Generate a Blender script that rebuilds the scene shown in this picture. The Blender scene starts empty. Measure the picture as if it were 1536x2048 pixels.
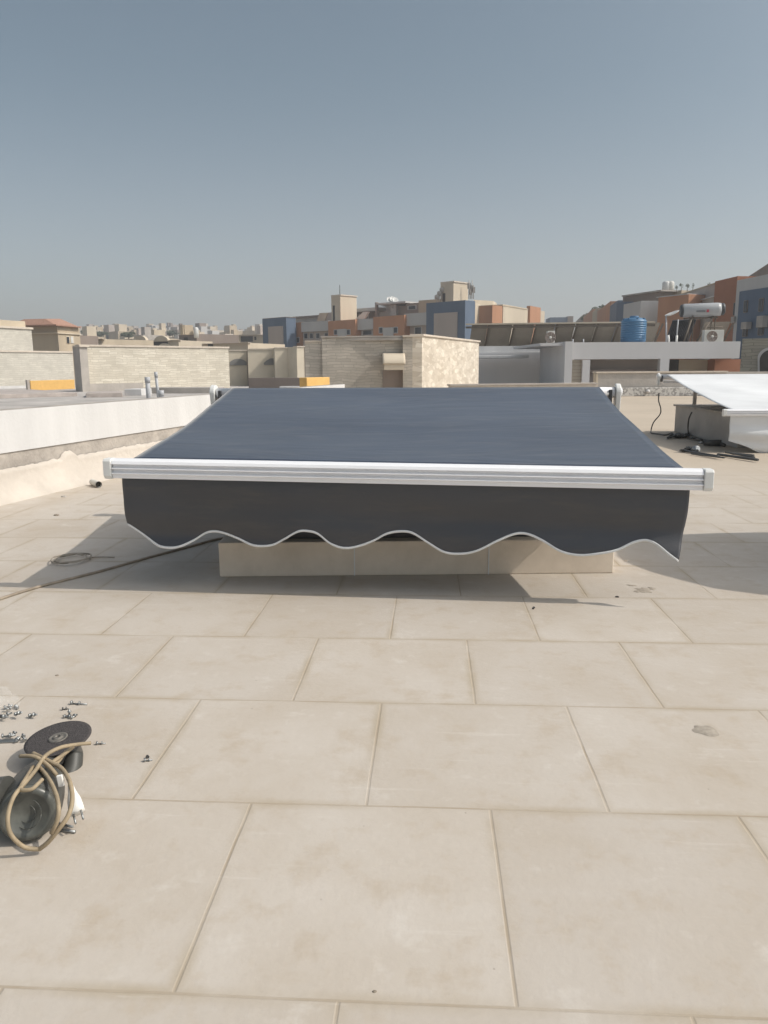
import bpy, math, random
from mathutils import Vector, Matrix, noise
random.seed(7)
S = bpy.context.scene
R = math.radians
# ------------------------------------------------------------------ camera
F_PX, PIT, ROLL, YAW, EYE = 1530.0, .187, .0062, -.059, 1.08
cam_d = bpy.data.cameras.new('camera'); cam = bpy.data.objects.new('camera', cam_d)
S.collection.objects.link(cam); S.camera = cam
cam.location = (0, 0, EYE)
fwd = Vector((math.sin(YAW)*math.cos(PIT), math.cos(YAW)*math.cos(PIT), -math.sin(PIT)))
rt0 = Vector((math.cos(YAW), -math.sin(YAW), 0)); up0 = rt0.cross(fwd)
rt = rt0*math.cos(ROLL) - up0*math.sin(ROLL)*1.0
up = rt.cross(fwd)
cam.matrix_world = Matrix((( rt.x, up.x, -fwd.x, 0), (rt.y, up.y, -fwd.y, 0), (rt.z, up.z, -fwd.z, EYE), (0, 0, 0, 1)))
cam_d.sensor_fit = 'VERTICAL'; cam_d.sensor_height = 36; cam_d.lens = F_PX/2048*36
cam_d.clip_start = .05; cam_d.clip_end = 4000
# ------------------------------------------------------------------ sky + sun
SUN = Vector((1.02, -.10, 1.0)).normalized()
elev = math.asin(SUN.z); azim = math.atan2(SUN.x, SUN.y)
W = bpy.data.worlds.new('World'); S.world = W; W.use_nodes = True
nt = W.node_tree; bg = nt.nodes['Background']
sky = nt.nodes.new('ShaderNodeTexSky'); sky.sky_type = 'NISHITA'; sky.sun_disc = False
sky.sun_elevation = elev; sky.sun_rotation = azim
sky.air_density = 1.0; sky.dust_density = 1.5; sky.ozone_density = 1.2; sky.altitude = 100
hs = nt.nodes.new('ShaderNodeHueSaturation'); hs.inputs['Saturation'].default_value = .72
nt.links.new(sky.outputs[0], hs.inputs['Color'])
# dusty sky: broad sun aureole added to fill shadows, pale band over the horizon
geo = nt.nodes.new('ShaderNodeTexCoord')
dt = nt.nodes.new('ShaderNodeVectorMath'); dt.operation = 'DOT_PRODUCT'; nt.links.new(geo.outputs['Generated'], dt.inputs[0]); dt.inputs[1].default_value = SUN
cl = nt.nodes.new('ShaderNodeMath'); cl.operation = 'MAXIMUM'; nt.links.new(dt.outputs['Value'], cl.inputs[0]); cl.inputs[1].default_value = 0
pw = nt.nodes.new('ShaderNodeMath'); pw.operation = 'POWER'; nt.links.new(cl.outputs[0], pw.inputs[0]); pw.inputs[1].default_value = 4.5
au = nt.nodes.new('ShaderNodeVectorMath'); au.operation = 'SCALE'; au.inputs[0].default_value = (26, 24.5, 23.5); nt.links.new(pw.outputs[0], au.inputs['Scale'])
sxyz = nt.nodes.new('ShaderNodeSeparateXYZ'); nt.links.new(geo.outputs['Generated'], sxyz.inputs[0])
mr = nt.nodes.new('ShaderNodeMapRange'); mr.interpolation_type = 'SMOOTHSTEP'; nt.links.new(sxyz.outputs[2], mr.inputs[0])
mr.inputs[1].default_value = -.05; mr.inputs[2].default_value = .34; mr.inputs[3].default_value = 1; mr.inputs[4].default_value = 0
hz = nt.nodes.new('ShaderNodeVectorMath'); hz.operation = 'SCALE'; hz.inputs[0].default_value = (2.5, 1.75, 1.7); nt.links.new(mr.outputs[0], hz.inputs['Scale'])
a1 = nt.nodes.new('ShaderNodeVectorMath'); tn = nt.nodes.new('ShaderNodeVectorMath'); tn.operation = 'MULTIPLY'; tn.inputs[1].default_value = (1.07, 1.21, 1.16); nt.links.new(hs.outputs[0], tn.inputs[0]); nt.links.new(tn.outputs[0], a1.inputs[0]); nt.links.new(au.outputs[0], a1.inputs[1])
a2 = nt.nodes.new('ShaderNodeVectorMath'); nt.links.new(a1.outputs[0], a2.inputs[0]); nt.links.new(hz.outputs[0], a2.inputs[1])
nt.links.new(a2.outputs[0], bg.inputs[0])
bg.inputs[1].default_value = .075
sl = bpy.data.lights.new('sun', 'SUN'); sl.energy = 3.2; sl.angle = R(.6); sl.color = (1, .93, .83)
so = bpy.data.objects.new('sun', sl); S.collection.objects.link(so)
so.rotation_euler = SUN.to_track_quat('Z', 'Y').to_euler()
S.view_settings.view_transform = 'Standard'; S.view_settings.look = 'None'
S.view_settings.exposure = 0; S.view_settings.gamma = 1

# ------------------------------------------------------------------ measuring: photo column/row (1536x2048) to a place in the world
def ray(px, py):
    a, b = px-768, py-1024
    c, s = math.cos(ROLL), math.sin(ROLL)
    u, v = c*a+s*b, -s*a+c*b
    return (rt0*u - up0*v + fwd*F_PX)/F_PX
EYEP = Vector((0, 0, EYE))
def G(px, py, z=0):
    r = ray(px, py); return EYEP + r*((z-EYE)/r.z)
def P(px, py, Y):
    r = ray(px, py); return EYEP + r*(Y/r.y)

# ------------------------------------------------------------------ mesh builder
class MB:
    def __init__(s): s.v = []; s.f = []; s.sm = []
    def add(s, vs, fs, smooth=False):
        n = len(s.v); s.v += [Vector(v) for v in vs]
        s.f += [tuple(i+n for i in f) for f in fs]; s.sm += [smooth]*len(fs); return s
    def obox(s, p, a, b, c):
        p, a, b, c = map(Vector, (p, a, b, c))
        vs = [p, p+a, p+a+b, p+b, p+c, p+a+c, p+a+b+c, p+b+c]
        fs = [(0,3,2,1), (4,5,6,7), (0,1,5,4), (1,2,6,5), (2,3,7,6), (3,0,4,7)]
        if a.cross(b).dot(c) < 0: fs = [f[::-1] for f in fs]
        return s.add(vs, fs)
    def box(s, x0, y0, z0, x1, y1, z1):
        return s.obox((x0, y0, z0), (x1-x0, 0, 0), (0, y1-y0, 0), (0, 0, z1-z0))
    def tube(s, pts, r, seg=8, caps=True, flat=1.0):
        pts = [Vector(p) for p in pts]; n = len(pts)
        rs = r if isinstance(r, (list, tuple)) else [r]*n
        vs = []; fs = []; ref = None
        for i, p in enumerate(pts):
            t = (pts[min(i+1, n-1)]-pts[max(i-1, 0)]).normalized()
            if ref is None:
                ref = t.cross(Vector((0, 0, 1)))
                if ref.length < .1: ref = t.cross(Vector((0, 1, 0)))
            ref = (ref - t*ref.dot(t)).normalized(); b = t.cross(ref)
            for k in range(seg):
                a = 2*math.pi*k/seg
                vs.append(p + (ref*math.cos(a) + b*math.sin(a)*flat)*rs[i])
        for i in range(n-1):
            for k in range(seg):
                a, b2 = i*seg+k, i*seg+(k+1) % seg
                fs.append((a, b2, b2+seg, a+seg))
        s.add(vs, fs, True)
        if caps:
            m = len(s.v)-len(vs)
            s.f.append(tuple(m+k for k in range(seg))[::-1]); s.f.append(tuple(m+(n-1)*seg+k for k in range(seg))); s.sm += [False, False]
        return s
    def lathe(s, base, axis, prof, seg=24):      # prof: (radius, height) along axis
        base = Vector(base); axis = Vector(axis).normalized()
        e = axis.cross(Vector((0, 0, 1)))
        if e.length < .1: e = Vector((1, 0, 0))
        e.normalize(); g = axis.cross(e); vs = []; fs = []
        for (r_, h_) in prof:
            for k in range(seg):
                a = 2*math.pi*k/seg; vs.append(base + axis*h_ + (e*math.cos(a)+g*math.sin(a))*r_)
        for i in range(len(prof)-1):
            for k in range(seg):
                a, b2 = i*seg+k, i*seg+(k+1) % seg
                fs.append((a, b2, b2+seg, a+seg))
        s.add(vs, fs, True)
        m = len(s.v)-len(vs)
        if prof[0][0] > 1e-4: s.f.append(tuple(m+k for k in range(seg))[::-1]); s.sm.append(False)
        if prof[-1][0] > 1e-4: s.f.append(tuple(m+(len(prof)-1)*seg+k for k in range(seg))); s.sm.append(False)
        return s
    def prism(s, poly, vec):
        poly = [Vector(p) for p in poly]; vec = Vector(vec); n = len(poly)
        vs = poly + [p+vec for p in poly]
        fs = [tuple(range(n))[::-1], tuple(range(n, 2*n))] + [(i, (i+1) % n, (i+1) % n+n, i+n) for i in range(n)]
        nrm = Vector((0, 0, 0))
        for i in range(n): nrm += poly[i].cross(poly[(i+1) % n])
        if nrm.dot(vec) < 0: fs = [f[::-1] for f in fs]
        return s.add(vs, fs)
    def grid(s, fn, nu, nv, smooth=True):
        vs = [fn(i/nu, j/nv) for j in range(nv+1) for i in range(nu+1)]
        fs = [(j*(nu+1)+i, j*(nu+1)+i+1, (j+1)*(nu+1)+i+1, (j+1)*(nu+1)+i) for j in range(nv) for i in range(nu)]
        return s.add(vs, fs, smooth)
    def build(s, name, m, parent=None, bevel=0, solid=0, origin=None):
        me = bpy.data.meshes.new(name)
        if parent is not None: o0 = world_loc(parent)
        elif origin is not None: o0 = Vector(origin)
        else:
            xs = [v.x for v in s.v]; ys = [v.y for v in s.v]; zs = [v.z for v in s.v]
            o0 = Vector(((min(xs)+max(xs))/2, (min(ys)+max(ys))/2, min(zs)))
        me.from_pydata([v-o0 for v in s.v], [], s.f)
        me.polygons.foreach_set('use_smooth', s.sm)
        me.materials.append(m); me.update()
        o = bpy.data.objects.new(name, me); S.collection.objects.link(o)
        if parent is not None: o.parent = parent
        else: o.location = o0
        if solid:
            md = o.modifiers.new('thickness', 'SOLIDIFY'); md.thickness = solid; md.offset = 0
        if bevel:
            md = o.modifiers.new('bevel', 'BEVEL'); md.width = bevel; md.segments = 2; md.limit_method = 'ANGLE'; md.angle_limit = R(40)
        return o
def world_loc(o):
    v = Vector(o.location)
    while o.parent: o = o.parent; v += Vector(o.location)
    return v
def tag(o, label=None, cat=None, group=None, kind=None):
    if label: o['label'] = label
    if cat: o['category'] = cat
    if group: o['group'] = group
    if kind: o['kind'] = kind
    return o
def thing(name, label, cat, loc, group=None):
    o = bpy.data.objects.new(name, None); S.collection.objects.link(o)
    o.location = loc; o.empty_display_size = .1
    return tag(o, label, cat, group)
def copy_tree(o, loc=None, parent=None):
    c = o.copy(); S.collection.objects.link(c)
    if parent is not None: c.parent = parent
    if loc is not None: c.location = loc
    for ch in list(o.children): copy_tree(ch, None, c)
    return c
def smooth_path(pts, n=6):
    pts = [Vector(p) for p in pts]; out = []
    for i in range(len(pts)-1):
        p0, p1, p2, p3 = pts[max(i-1, 0)], pts[i], pts[i+1], pts[min(i+2, len(pts)-1)]
        for k in range(n):
            t = k/n
            out.append(.5*((2*p1)+(p2-p0)*t+(2*p0-5*p1+4*p2-p3)*t*t+(3*p1-p0-3*p2+p3)*t**3))
    out.append(pts[-1]); return out

# ------------------------------------------------------------------ materials
def new_mat(name):
    m = bpy.data.materials.new(name); m.use_nodes = True
    return m, m.node_tree, m.node_tree.nodes['Principled BSDF']
def N(nt, t, **kw):
    n = nt.nodes.new(t)
    for k, v in kw.items():
        if k in n.inputs: n.inputs[k].default_value = v
        else: setattr(n, k, v)
    return n
def mix(nt, fac, a, b, mode='MIX'):
    n = nt.nodes.new('ShaderNodeMix'); n.data_type = 'RGBA'; n.blend_type = mode
    for s_, v in ((0, fac), (6, a), (7, b)):
        if hasattr(v, 'links'): nt.links.new(v, n.inputs[s_])
        else: n.inputs[s_].default_value = v if s_ == 0 else (*v, 1)
    return n.outputs[2]
def ramp(nt, src, stops):
    n = nt.nodes.new('ShaderNodeValToRGB'); nt.links.new(src, n.inputs[0])
    e = n.color_ramp.elements
    while len(e) < len(stops): e.new(.5)
    for i, (p, c) in enumerate(stops): e[i].position = p; e[i].color = (c, c, c, 1) if not hasattr(c, '__len__') else (*c, 1)
    return n.outputs[0]
def plain(name, col, rough=.8, var=.12, scale=3.0, bump=0, bscale=40, metal=0, spec=.5, streak=False):
    m, nt, b = new_mat(name)
    tc = N(nt, 'ShaderNodeTexCoord')
    src = tc.outputs['Object']
    if streak:
        mp = N(nt, 'ShaderNodeMapping'); mp.inputs['Scale'].default_value = (1, 1, .18); nt.links.new(src, mp.inputs[0]); src = mp.outputs[0]
    n1 = N(nt, 'ShaderNodeTexNoise', Scale=scale, Detail=6.0, Roughness=.6); nt.links.new(src, n1.inputs['Vector'])
    f = ramp(nt, n1.outputs[0], [(.32, 0), (.68, 1)])
    dark = tuple(c*(1-var) for c in col); lite = tuple(min(1, c*(1+var*.7)) for c in col)
    nt.links.new(mix(nt, f, dark, lite), b.inputs['Base Color'])
    b.inputs['Roughness'].default_value = rough; b.inputs['Metallic'].default_value = metal
    b.inputs['Specular IOR Level'].default_value = spec
    if bump:
        n2 = N(nt, 'ShaderNodeTexNoise', Scale=bscale, Detail=4.0); nt.links.new(tc.outputs['Object'], n2.inputs['Vector'])
        bp = N(nt, 'ShaderNodeBump', Strength=bump, Distance=.02); nt.links.new(n2.outputs[0], bp.inputs['Height']); nt.links.new(bp.outputs[0], b.inputs['Normal'])
    return m
def stone(name, ang, c1, c2, mortar, bw=.4, bh=.08, rub=False):
    m, nt, b = new_mat(name)
    tc = N(nt, 'ShaderNodeTexCoord'); sp = N(nt, 'ShaderNodeSeparateXYZ'); nt.links.new(tc.outputs['Object'], sp.inputs[0])
    c, s = math.cos(ang), math.sin(ang)
    def mul(o, k):
        n = N(nt, 'ShaderNodeMath', operation='MULTIPLY'); nt.links.new(o, n.inputs[0]); n.inputs[1].default_value = k; return n.outputs[0]
    ad = N(nt, 'ShaderNodeMath', operation='ADD'); nt.links.new(mul(sp.outputs[0], c-s), ad.inputs[0]); nt.links.new(mul(sp.outputs[1], s+c), ad.inputs[1])
    cb = N(nt, 'ShaderNodeCombineXYZ'); nt.links.new(ad.outputs[0], cb.inputs[0]); nt.links.new(sp.outputs[2], cb.inputs[1])
    ns = N(nt, 'ShaderNodeTexNoise', Scale=1.3, Detail=5.0); nt.links.new(cb.outputs[0], ns.inputs['Vector'])
    nw = N(nt, 'ShaderNodeTexNoise', Scale=1.1/bw, Detail=3.0); nt.links.new(cb.outputs[0], nw.inputs['Vector'])
    s1 = N(nt, 'ShaderNodeVectorMath', operation='SUBTRACT'); nt.links.new(nw.outputs['Color'], s1.inputs[0]); s1.inputs[1].default_value = (.5, .5, .5)
    s2 = N(nt, 'ShaderNodeVectorMath', operation='SCALE'); nt.links.new(s1.outputs[0], s2.inputs[0]); s2.inputs['Scale'].default_value = bh*1.6
    s3 = N(nt, 'ShaderNodeVectorMath', operation='ADD'); nt.links.new(cb.outputs[0], s3.inputs[0]); nt.links.new(s2.outputs[0], s3.inputs[1]); cb = s3
    if rub:
        hx = N(nt, 'ShaderNodeMapping'); hx.inputs['Scale'].default_value = (.45, 1.2, 1); nt.links.new(cb.outputs[0], hx.inputs[0]); cb = hx
        vo = N(nt, 'ShaderNodeTexVoronoi', Scale=7.0); nt.links.new(cb.outputs[0], vo.inputs['Vector'])
        v2 = N(nt, 'ShaderNodeTexVoronoi', Scale=7.0); v2.feature = 'DISTANCE_TO_EDGE'; nt.links.new(cb.outputs[0], v2.inputs['Vector'])
        spc = N(nt, 'ShaderNodeSeparateColor'); nt.links.new(vo.outputs['Color'], spc.inputs[0])
        col = mix(nt, spc.outputs[0], c1, c2)
        edge = ramp(nt, v2.outputs['Distance'], [(.0, 1), (.05, 0)])
        col = mix(nt, edge, col, mortar); h = spc.outputs[1]
    else:
        br = N(nt, 'ShaderNodeTexBrick', offset=.37, offset_frequency=2, squash=.7, squash_frequency=3)
        br.inputs['Scale'].default_value = 1; br.inputs['Brick Width'].default_value = bw; br.inputs['Row Height'].default_value = bh
        br.inputs['Mortar Size'].default_value = bh*.09; br.inputs['Bias'].default_value = 0
        br.inputs['Color1'].default_value = (*c1, 1); br.inputs['Color2'].default_value = (*c2, 1); br.inputs['Mortar'].default_value = (*mortar, 1)
        nt.links.new(cb.outputs[0], br.inputs['Vector']); col = br.outputs['Color']
        gr = N(nt, 'ShaderNodeRGBToBW'); nt.links.new(col, gr.inputs[0]); h = gr.outputs[0]
    col = mix(nt, ramp(nt, ns.outputs[0], [(.35, .0), (.7, .45)]), col, tuple(x*.72 for x in c2))
    nt.links.new(col, b.inputs['Base Color']); b.inputs['Roughness'].default_value = .9
    bp = N(nt, 'ShaderNodeBump', Strength=.5, Distance=.03); nt.links.new(h, bp.inputs['Height']); nt.links.new(bp.outputs[0], b.inputs['Normal'])
    return m

def floor_mat():
    m, nt, b = new_mat('limestone tiles')
    tc = N(nt, 'ShaderNodeTexCoord'); T = .6
    mp = N(nt, 'ShaderNodeMapping')
    # joints: rows at y = 3.541 - .6 r; first row joint at x = -.152
    mp.inputs['Location'].default_value = (0, 0, 0)
    n0 = N(nt, 'ShaderNodeTexNoise', Scale=2.5, Detail=3.0); nt.links.new(tc.outputs['Object'], n0.inputs['Vector'])
    sub = N(nt, 'ShaderNodeVectorMath', operation='SUBTRACT'); nt.links.new(n0.outputs['Color'], sub.inputs[0]); sub.inputs[1].default_value = (.5, .5, .5)
    sc = N(nt, 'ShaderNodeVectorMath', operation='SCALE'); nt.links.new(sub.outputs[0], sc.inputs[0]); sc.inputs['Scale'].default_value = .008
    ad = N(nt, 'ShaderNodeVectorMath', operation='ADD'); nt.links.new(tc.outputs['Object'], ad.inputs[0]); nt.links.new(sc.outputs[0], ad.inputs[1])
    a2 = N(nt, 'ShaderNodeVectorMath', operation='ADD'); nt.links.new(ad.outputs[0], a2.inputs[0]); a2.inputs[1].default_value = FLOOR_SHIFT
    br = N(nt, 'ShaderNodeTexBrick', offset=.486, offset_frequency=2, squash=1.0)
    for k, v in (('Scale', 1.0), ('Brick Width', T), ('Row Height', T), ('Mortar Size', .0048), ('Mortar Smooth', .7), ('Bias', 0.0)): br.inputs[k].default_value = v
    br.inputs['Color1'].default_value = (.0, .0, .0, 1); br.inputs['Color2'].default_value = (1, 1, 1, 1); br.inputs['Mortar'].default_value = (.5, .5, .5, 1)
    nt.links.new(a2.outputs[0], br.inputs['Vector'])
    br2 = N(nt, 'ShaderNodeTexBrick', offset=.486, offset_frequency=2, squash=1.0)   # wide soft stain beside the joints
    for k, v in (('Scale', 1.0), ('Brick Width', T), ('Row Height', T), ('Mortar Size', .03), ('Mortar Smooth', 1.0), ('Bias', 0.0)): br2.inputs[k].default_value = v
    nt.links.new(a2.outputs[0], br2.inputs['Vector'])
    base = mix(nt, br.outputs['Color'], (.485, .436, .382), (.525, .475, .418))
    # clouding
    nA = N(nt, 'ShaderNodeTexNoise', Scale=1.7, Detail=8.0, Roughness=.62, Distortion=.4); nt.links.new(tc.outputs['Object'], nA.inputs['Vector'])
    base = mix(nt, ramp(nt, nA.outputs[0], [(.42, .0), (.75, .75)]), base, (.425, .36, .285))
    nB = N(nt, 'ShaderNodeTexNoise', Scale=6.5, Detail=9.0, Roughness=.7); nt.links.new(tc.outputs['Object'], nB.inputs['Vector'])
    base = mix(nt, ramp(nt, nB.outputs[0], [(.52, .0), (.72, .7)]), base, (.42, .345, .26))
    base = mix(nt, ramp(nt, nB.outputs[0], [(.28, .6), (.42, .0)]), base, (.60, .56, .51))
    # soft dirt near joints, broken up by noise
    nC = N(nt, 'ShaderNodeTexNoise', Scale=3.1, Detail=5.0); nt.links.new(tc.outputs['Object'], nC.inputs['Vector'])
    mm = N(nt, 'ShaderNodeMath', operation='MULTIPLY'); nt.links.new(br2.outputs['Fac'], mm.inputs[0]); nt.links.new(ramp(nt, nC.outputs[0], [(.38, .0), (.66, .85)]), mm.inputs[1])
    base = mix(nt, mm.outputs[0], base, (.40, .335, .25))
    # joint; nearly filled with dust in places
    nD = N(nt, 'ShaderNodeTexNoise', Scale=4.3, Detail=4.0); nt.links.new(tc.outputs['Object'], nD.inputs['Vector'])
    m2 = N(nt, 'ShaderNodeMath', operation='MULTIPLY'); nt.links.new(br.outputs['Fac'], m2.inputs[0]); nt.links.new(ramp(nt, nD.outputs[0], [(.35, .12), (.6, .95)]), m2.inputs[1])
    base = mix(nt, m2.outputs[0], base, (.37, .305, .23))
    nG = N(nt, 'ShaderNodeTexNoise', Scale=75.0, Detail=8.0, Roughness=.8); nt.links.new(tc.outputs['Object'], nG.inputs['Vector'])
    base = mix(nt, ramp(nt, nG.outputs[0], [(.55, .0), (.75, .35)]), base, (.40, .34, .27))
    ms = N(nt, 'ShaderNodeMapping'); ms.inputs['Scale'].default_value = (1, 14, 1); ms.inputs['Rotation'].default_value = (0, 0, .5); nt.links.new(tc.outputs['Object'], ms.inputs[0])
    nS = N(nt, 'ShaderNodeTexNoise', Scale=2.0, Detail=8.0, Roughness=.7); nt.links.new(ms.outputs[0], nS.inputs['Vector'])
    base = mix(nt, ramp(nt, nS.outputs[0], [(.60, .0), (.70, .35)]), base, (.62, .58, .53))
    # far part of the roof is smooth screed: joints fade under dust beyond 7 m
    sp = N(nt, 'ShaderNodeSeparateXYZ'); nt.links.new(tc.outputs['Object'], sp.inputs[0])
    mr = N(nt, 'ShaderNodeMapRange'); nt.links.new(sp.outputs[1], mr.inputs[0]); mr.inputs[1].default_value = 6.2; mr.inputs[2].default_value = 9.0
    nE = N(nt, 'ShaderNodeTexNoise', Scale=.35, Detail=7.0, Roughness=.65); nt.links.new(tc.outputs['Object'], nE.inputs['Vector'])
    scr = mix(nt, ramp(nt, nE.outputs[0], [(.35, .0), (.7, 1.0)]), (.52, .44, .35), (.44, .37, .29))
    base = mix(nt, mr.outputs[0], base, scr)
    # small specks
    vo = N(nt, 'ShaderNodeTexVoronoi', Scale=9.0); nt.links.new(tc.outputs['Object'], vo.inputs['Vector'])
    spk = ramp(nt, vo.outputs['Distance'], [(.018, .55), (.03, 0.0)])
    base = mix(nt, spk, base, (.22, .18, .14))
    nt.links.new(base, b.inputs['Base Color'])
    b.inputs['Roughness'].default_value = .75; b.inputs['Specular IOR Level'].default_value = .3
    nF = N(nt, 'ShaderNodeTexNoise', Scale=45.0, Detail=6.0); nt.links.new(tc.outputs['Object'], nF.inputs['Vector'])
    hh = N(nt, 'ShaderNodeMath', operation='MULTIPLY_ADD'); nt.links.new(br.outputs['Fac'], hh.inputs[0]); hh.inputs[1].default_value = -1.2; nt.links.new(nF.outputs[0], hh.inputs[2])
    bp = N(nt, 'ShaderNodeBump', Strength=.28, Distance=.004); nt.links.new(hh.outputs[0], bp.inputs['Height']); nt.links.new(bp.outputs[0], b.inputs['Normal'])
    return m
FLOOR_SHIFT = (0.152, -3.541+.6*8, 0)

M = {}
M['floor'] = floor_mat()
M['screed'] = plain('grey roof screed', (.44, .41, .385), .9, .25, .8, .3, 12)
M['ground'] = plain('desert ground', (.36, .30, .23), .95, .2, .02)
M['white'] = plain('white painted plaster', (.60, .592, .585), .75, .10, 2, .15, 30, streak=True)
M['cream'] = plain('cream render', (.54, .485, .425), .85, .12, 3, .5, 14)
M['cement'] = plain('grey cement band', (.40, .36, .32), .9, .25, 5, .5, 30)
M['ral'] = plain('white powder coated aluminium', (.84, .84, .86), .32, .03, 4)
M['cap'] = plain('off white plastic end cap', (.74, .74, .72), .4, .04, 4)
M['darkmetal'] = plain('dark metal', (.06, .06, .065), .5, .2, 10)
M['steel'] = plain('galvanised steel', (.34, .35, .35), .45, .15, 60, metal=.9)
M['darkbolt'] = plain('black steel', (.10, .10, .10), .4, .2, 60, metal=.5)
M['rubber'] = plain('black plastic', (.07, .066, .06), .5, .3, 20)
M['disc'] = plain('abrasive disc', (.065, .057, .056), .8, .3, 120, .4, 300)
M['tool'] = plain('dark green grey plastic housing', (.062, .062, .056), .5, .3, 15)
M['toolcap'] = plain('grey plastic cap', (.10, .103, .092), .35, .3, 25)
M['coil'] = plain('dusty wire', (.33, .29, .24), .8, .2, 20)
M['cord'] = plain('dusty tan cord', (.33, .26, .17), .7, .25, 30)
M['cable'] = plain('dark dusty cable', (.30, .25, .195), .8, .3, 20)
M['plug'] = plain('white plastic', (.82, .80, .76), .4, .05, 20)
M['trim'] = plain('white piping', (.72, .72, .72), .7, .06, 30)
M['pvc'] = plain('grey pvc pipe', (.42, .43, .45), .5, .15, 10)
M['yellow'] = plain('ochre yellow render', (.68, .42, .14), .85, .08, 4)
M['orange'] = plain('orange render', (.46, .235, .135), .85, .1, .7, streak=True)
M['blue'] = plain('blue render', (.11, .15, .215), .85, .12, .7, streak=True)
M['greyw'] = plain('pale grey render', (.50, .49, .48), .85, .08, .6, streak=True)
M['mauve'] = plain('beige pink render', (.44, .38, .34), .85, .06, .5, streak=True)
M['beige'] = plain('beige render', (.58, .50, .39), .85, .1, .5, streak=True)
M['tan'] = plain('tan render', (.46, .38, .28), .85, .15, .4, streak=True)
M['sandb'] = plain('sand render', (.52, .44, .33), .85, .15, .4, streak=True)
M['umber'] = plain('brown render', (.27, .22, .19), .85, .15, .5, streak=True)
M['rust'] = plain('red brown render', (.33, .15, .09), .85, .12, .7)
M['window'] = plain('dark window glass', (.035, .04, .05), .15, .3, 2)
M['shade'] = plain('dark opening', (.06, .055, .05), .9, .2, 2)
M['shutter'] = plain('beige louvred shutter', (.38, .33, .26), .7, .08, 5)
M['redtile'] = plain('faded red roof tiles', (.38, .22, .16), .9, .2, 6, .5, 20)
M['concrete'] = plain('raw concrete', (.42, .385, .35), .9, .2, 1.2, .4, 12)
M['copings'] = plain('limestone coping', (.58, .51, .43), .8, .1, 4)
M['tankblue'] = plain('blue polyethylene', (.06, .17, .31), .42, .12, 3)
M['tanksteel'] = plain('white enamelled tank', (.40, .41, .42), .35, .06, 3)
M['tankend'] = plain('black tank end', (.05, .055, .06), .5, .2, 4)
M['panel'] = plain('beige corrugated sheet', (.30, .265, .22), .8, .15, 1.2)
M['panelrib'] = plain('brown rack steel', (.14, .115, .09), .8, .2, 3)
M['collector'] = plain('dark solar tubes', (.035, .035, .04), .3, .3, 12)
M['acwhite'] = plain('off white sheet metal', (.55, .54, .50), .5, .08, 5)
M['dish'] = plain('white dish', (.6, .6, .58), .5, .05, 5)
M['leaf'] = plain('dark dusty foliage', (.07, .085, .05), .9, .45, 1.5)
M['bark'] = plain('bark', (.12, .09, .07), .9, .3, 5)
M['logored'] = plain('red lettering', (.45, .06, .08), .6, .02, 5)
M['logogrey'] = plain('grey lettering', (.18, .19, .2), .6, .02, 5)
M['toolsteel'] = plain('dusty worn steel', (.20, .185, .165), .6, .35, 60, metal=.4)
M['stain'] = plain('brown dirt', (.27, .23, .18), .9, .3, 30)
def clear_plastic():
    m, nt, b = new_mat('clear plastic film')
    b.inputs['Base Color'].default_value = (.92, .93, .92, 1); b.inputs['Roughness'].default_value = .12
    b.inputs['Alpha'].default_value = .07; b.inputs['Specular IOR Level'].default_value = .9
    return m
M['clear'] = clear_plastic()
def fabric(name, col, dust, rough, sheen, crease=.1):
    m, nt, b = new_mat(name); tc = N(nt, 'ShaderNodeTexCoord')
    n1 = N(nt, 'ShaderNodeTexNoise', Scale=1.1, Detail=5.0); nt.links.new(tc.outputs['Object'], n1.inputs['Vector'])
    c = mix(nt, ramp(nt, n1.outputs[0], [(.3, 0), (.7, 1)]), tuple(x*.86 for x in col), tuple(x*1.12 for x in col))
    mp = N(nt, 'ShaderNodeMapping'); mp.inputs['Scale'].default_value = (1.2, 9, 9); nt.links.new(tc.outputs['Object'], mp.inputs[0])
    n2 = N(nt, 'ShaderNodeTexNoise', Scale=2.2, Detail=9.0, Roughness=.75); nt.links.new(mp.outputs[0], n2.inputs['Vector'])
    c = mix(nt, ramp(nt, n2.outputs[0], [(.50, 0), (.8, .55)]), c, dust)
    nt.links.new(c, b.inputs['Base Color'])
    b.inputs['Roughness'].default_value = rough; b.inputs['Specular IOR Level'].default_value = .5
    b.inputs['Sheen Weight'].default_value = sheen; b.inputs['Sheen Roughness'].default_value = .4
    wv = N(nt, 'ShaderNodeTexNoise', Scale=160.0, Detail=2.0); nt.links.new(tc.outputs['Object'], wv.inputs['Vector'])
    mc = N(nt, 'ShaderNodeMapping'); mc.inputs['Scale'].default_value = (.8, 2.2, 2.6); nt.links.new(tc.outputs['Object'], mc.inputs[0])
    cr = N(nt, 'ShaderNodeTexNoise', Scale=1.6, Detail=3.0, Distortion=1.2); nt.links.new(mc.outputs[0], cr.inputs['Vector'])
    b0 = N(nt, 'ShaderNodeBump', Strength=crease, Distance=.05); nt.links.new(cr.outputs[0], b0.inputs['Height'])
    bp = N(nt, 'ShaderNodeBump', Strength=.2, Distance=.002); nt.links.new(wv.outputs[0], bp.inputs['Height']); nt.links.new(b0.outputs[0], bp.inputs['Normal']); nt.links.new(bp.outputs[0], b.inputs['Normal'])
    return m
M['navy'] = fabric('charcoal navy acrylic canvas', (.027, .041, .072), (.16, .155, .15), .42, .25)
M['navyv'] = fabric('charcoal valance fabric', (.060, .061, .068), (.10, .088, .075), .42, .2, .12)
M['canvasw'] = fabric('white acrylic canvas', (.72, .73, .74), (.62, .61, .60), .6, .1)
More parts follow.
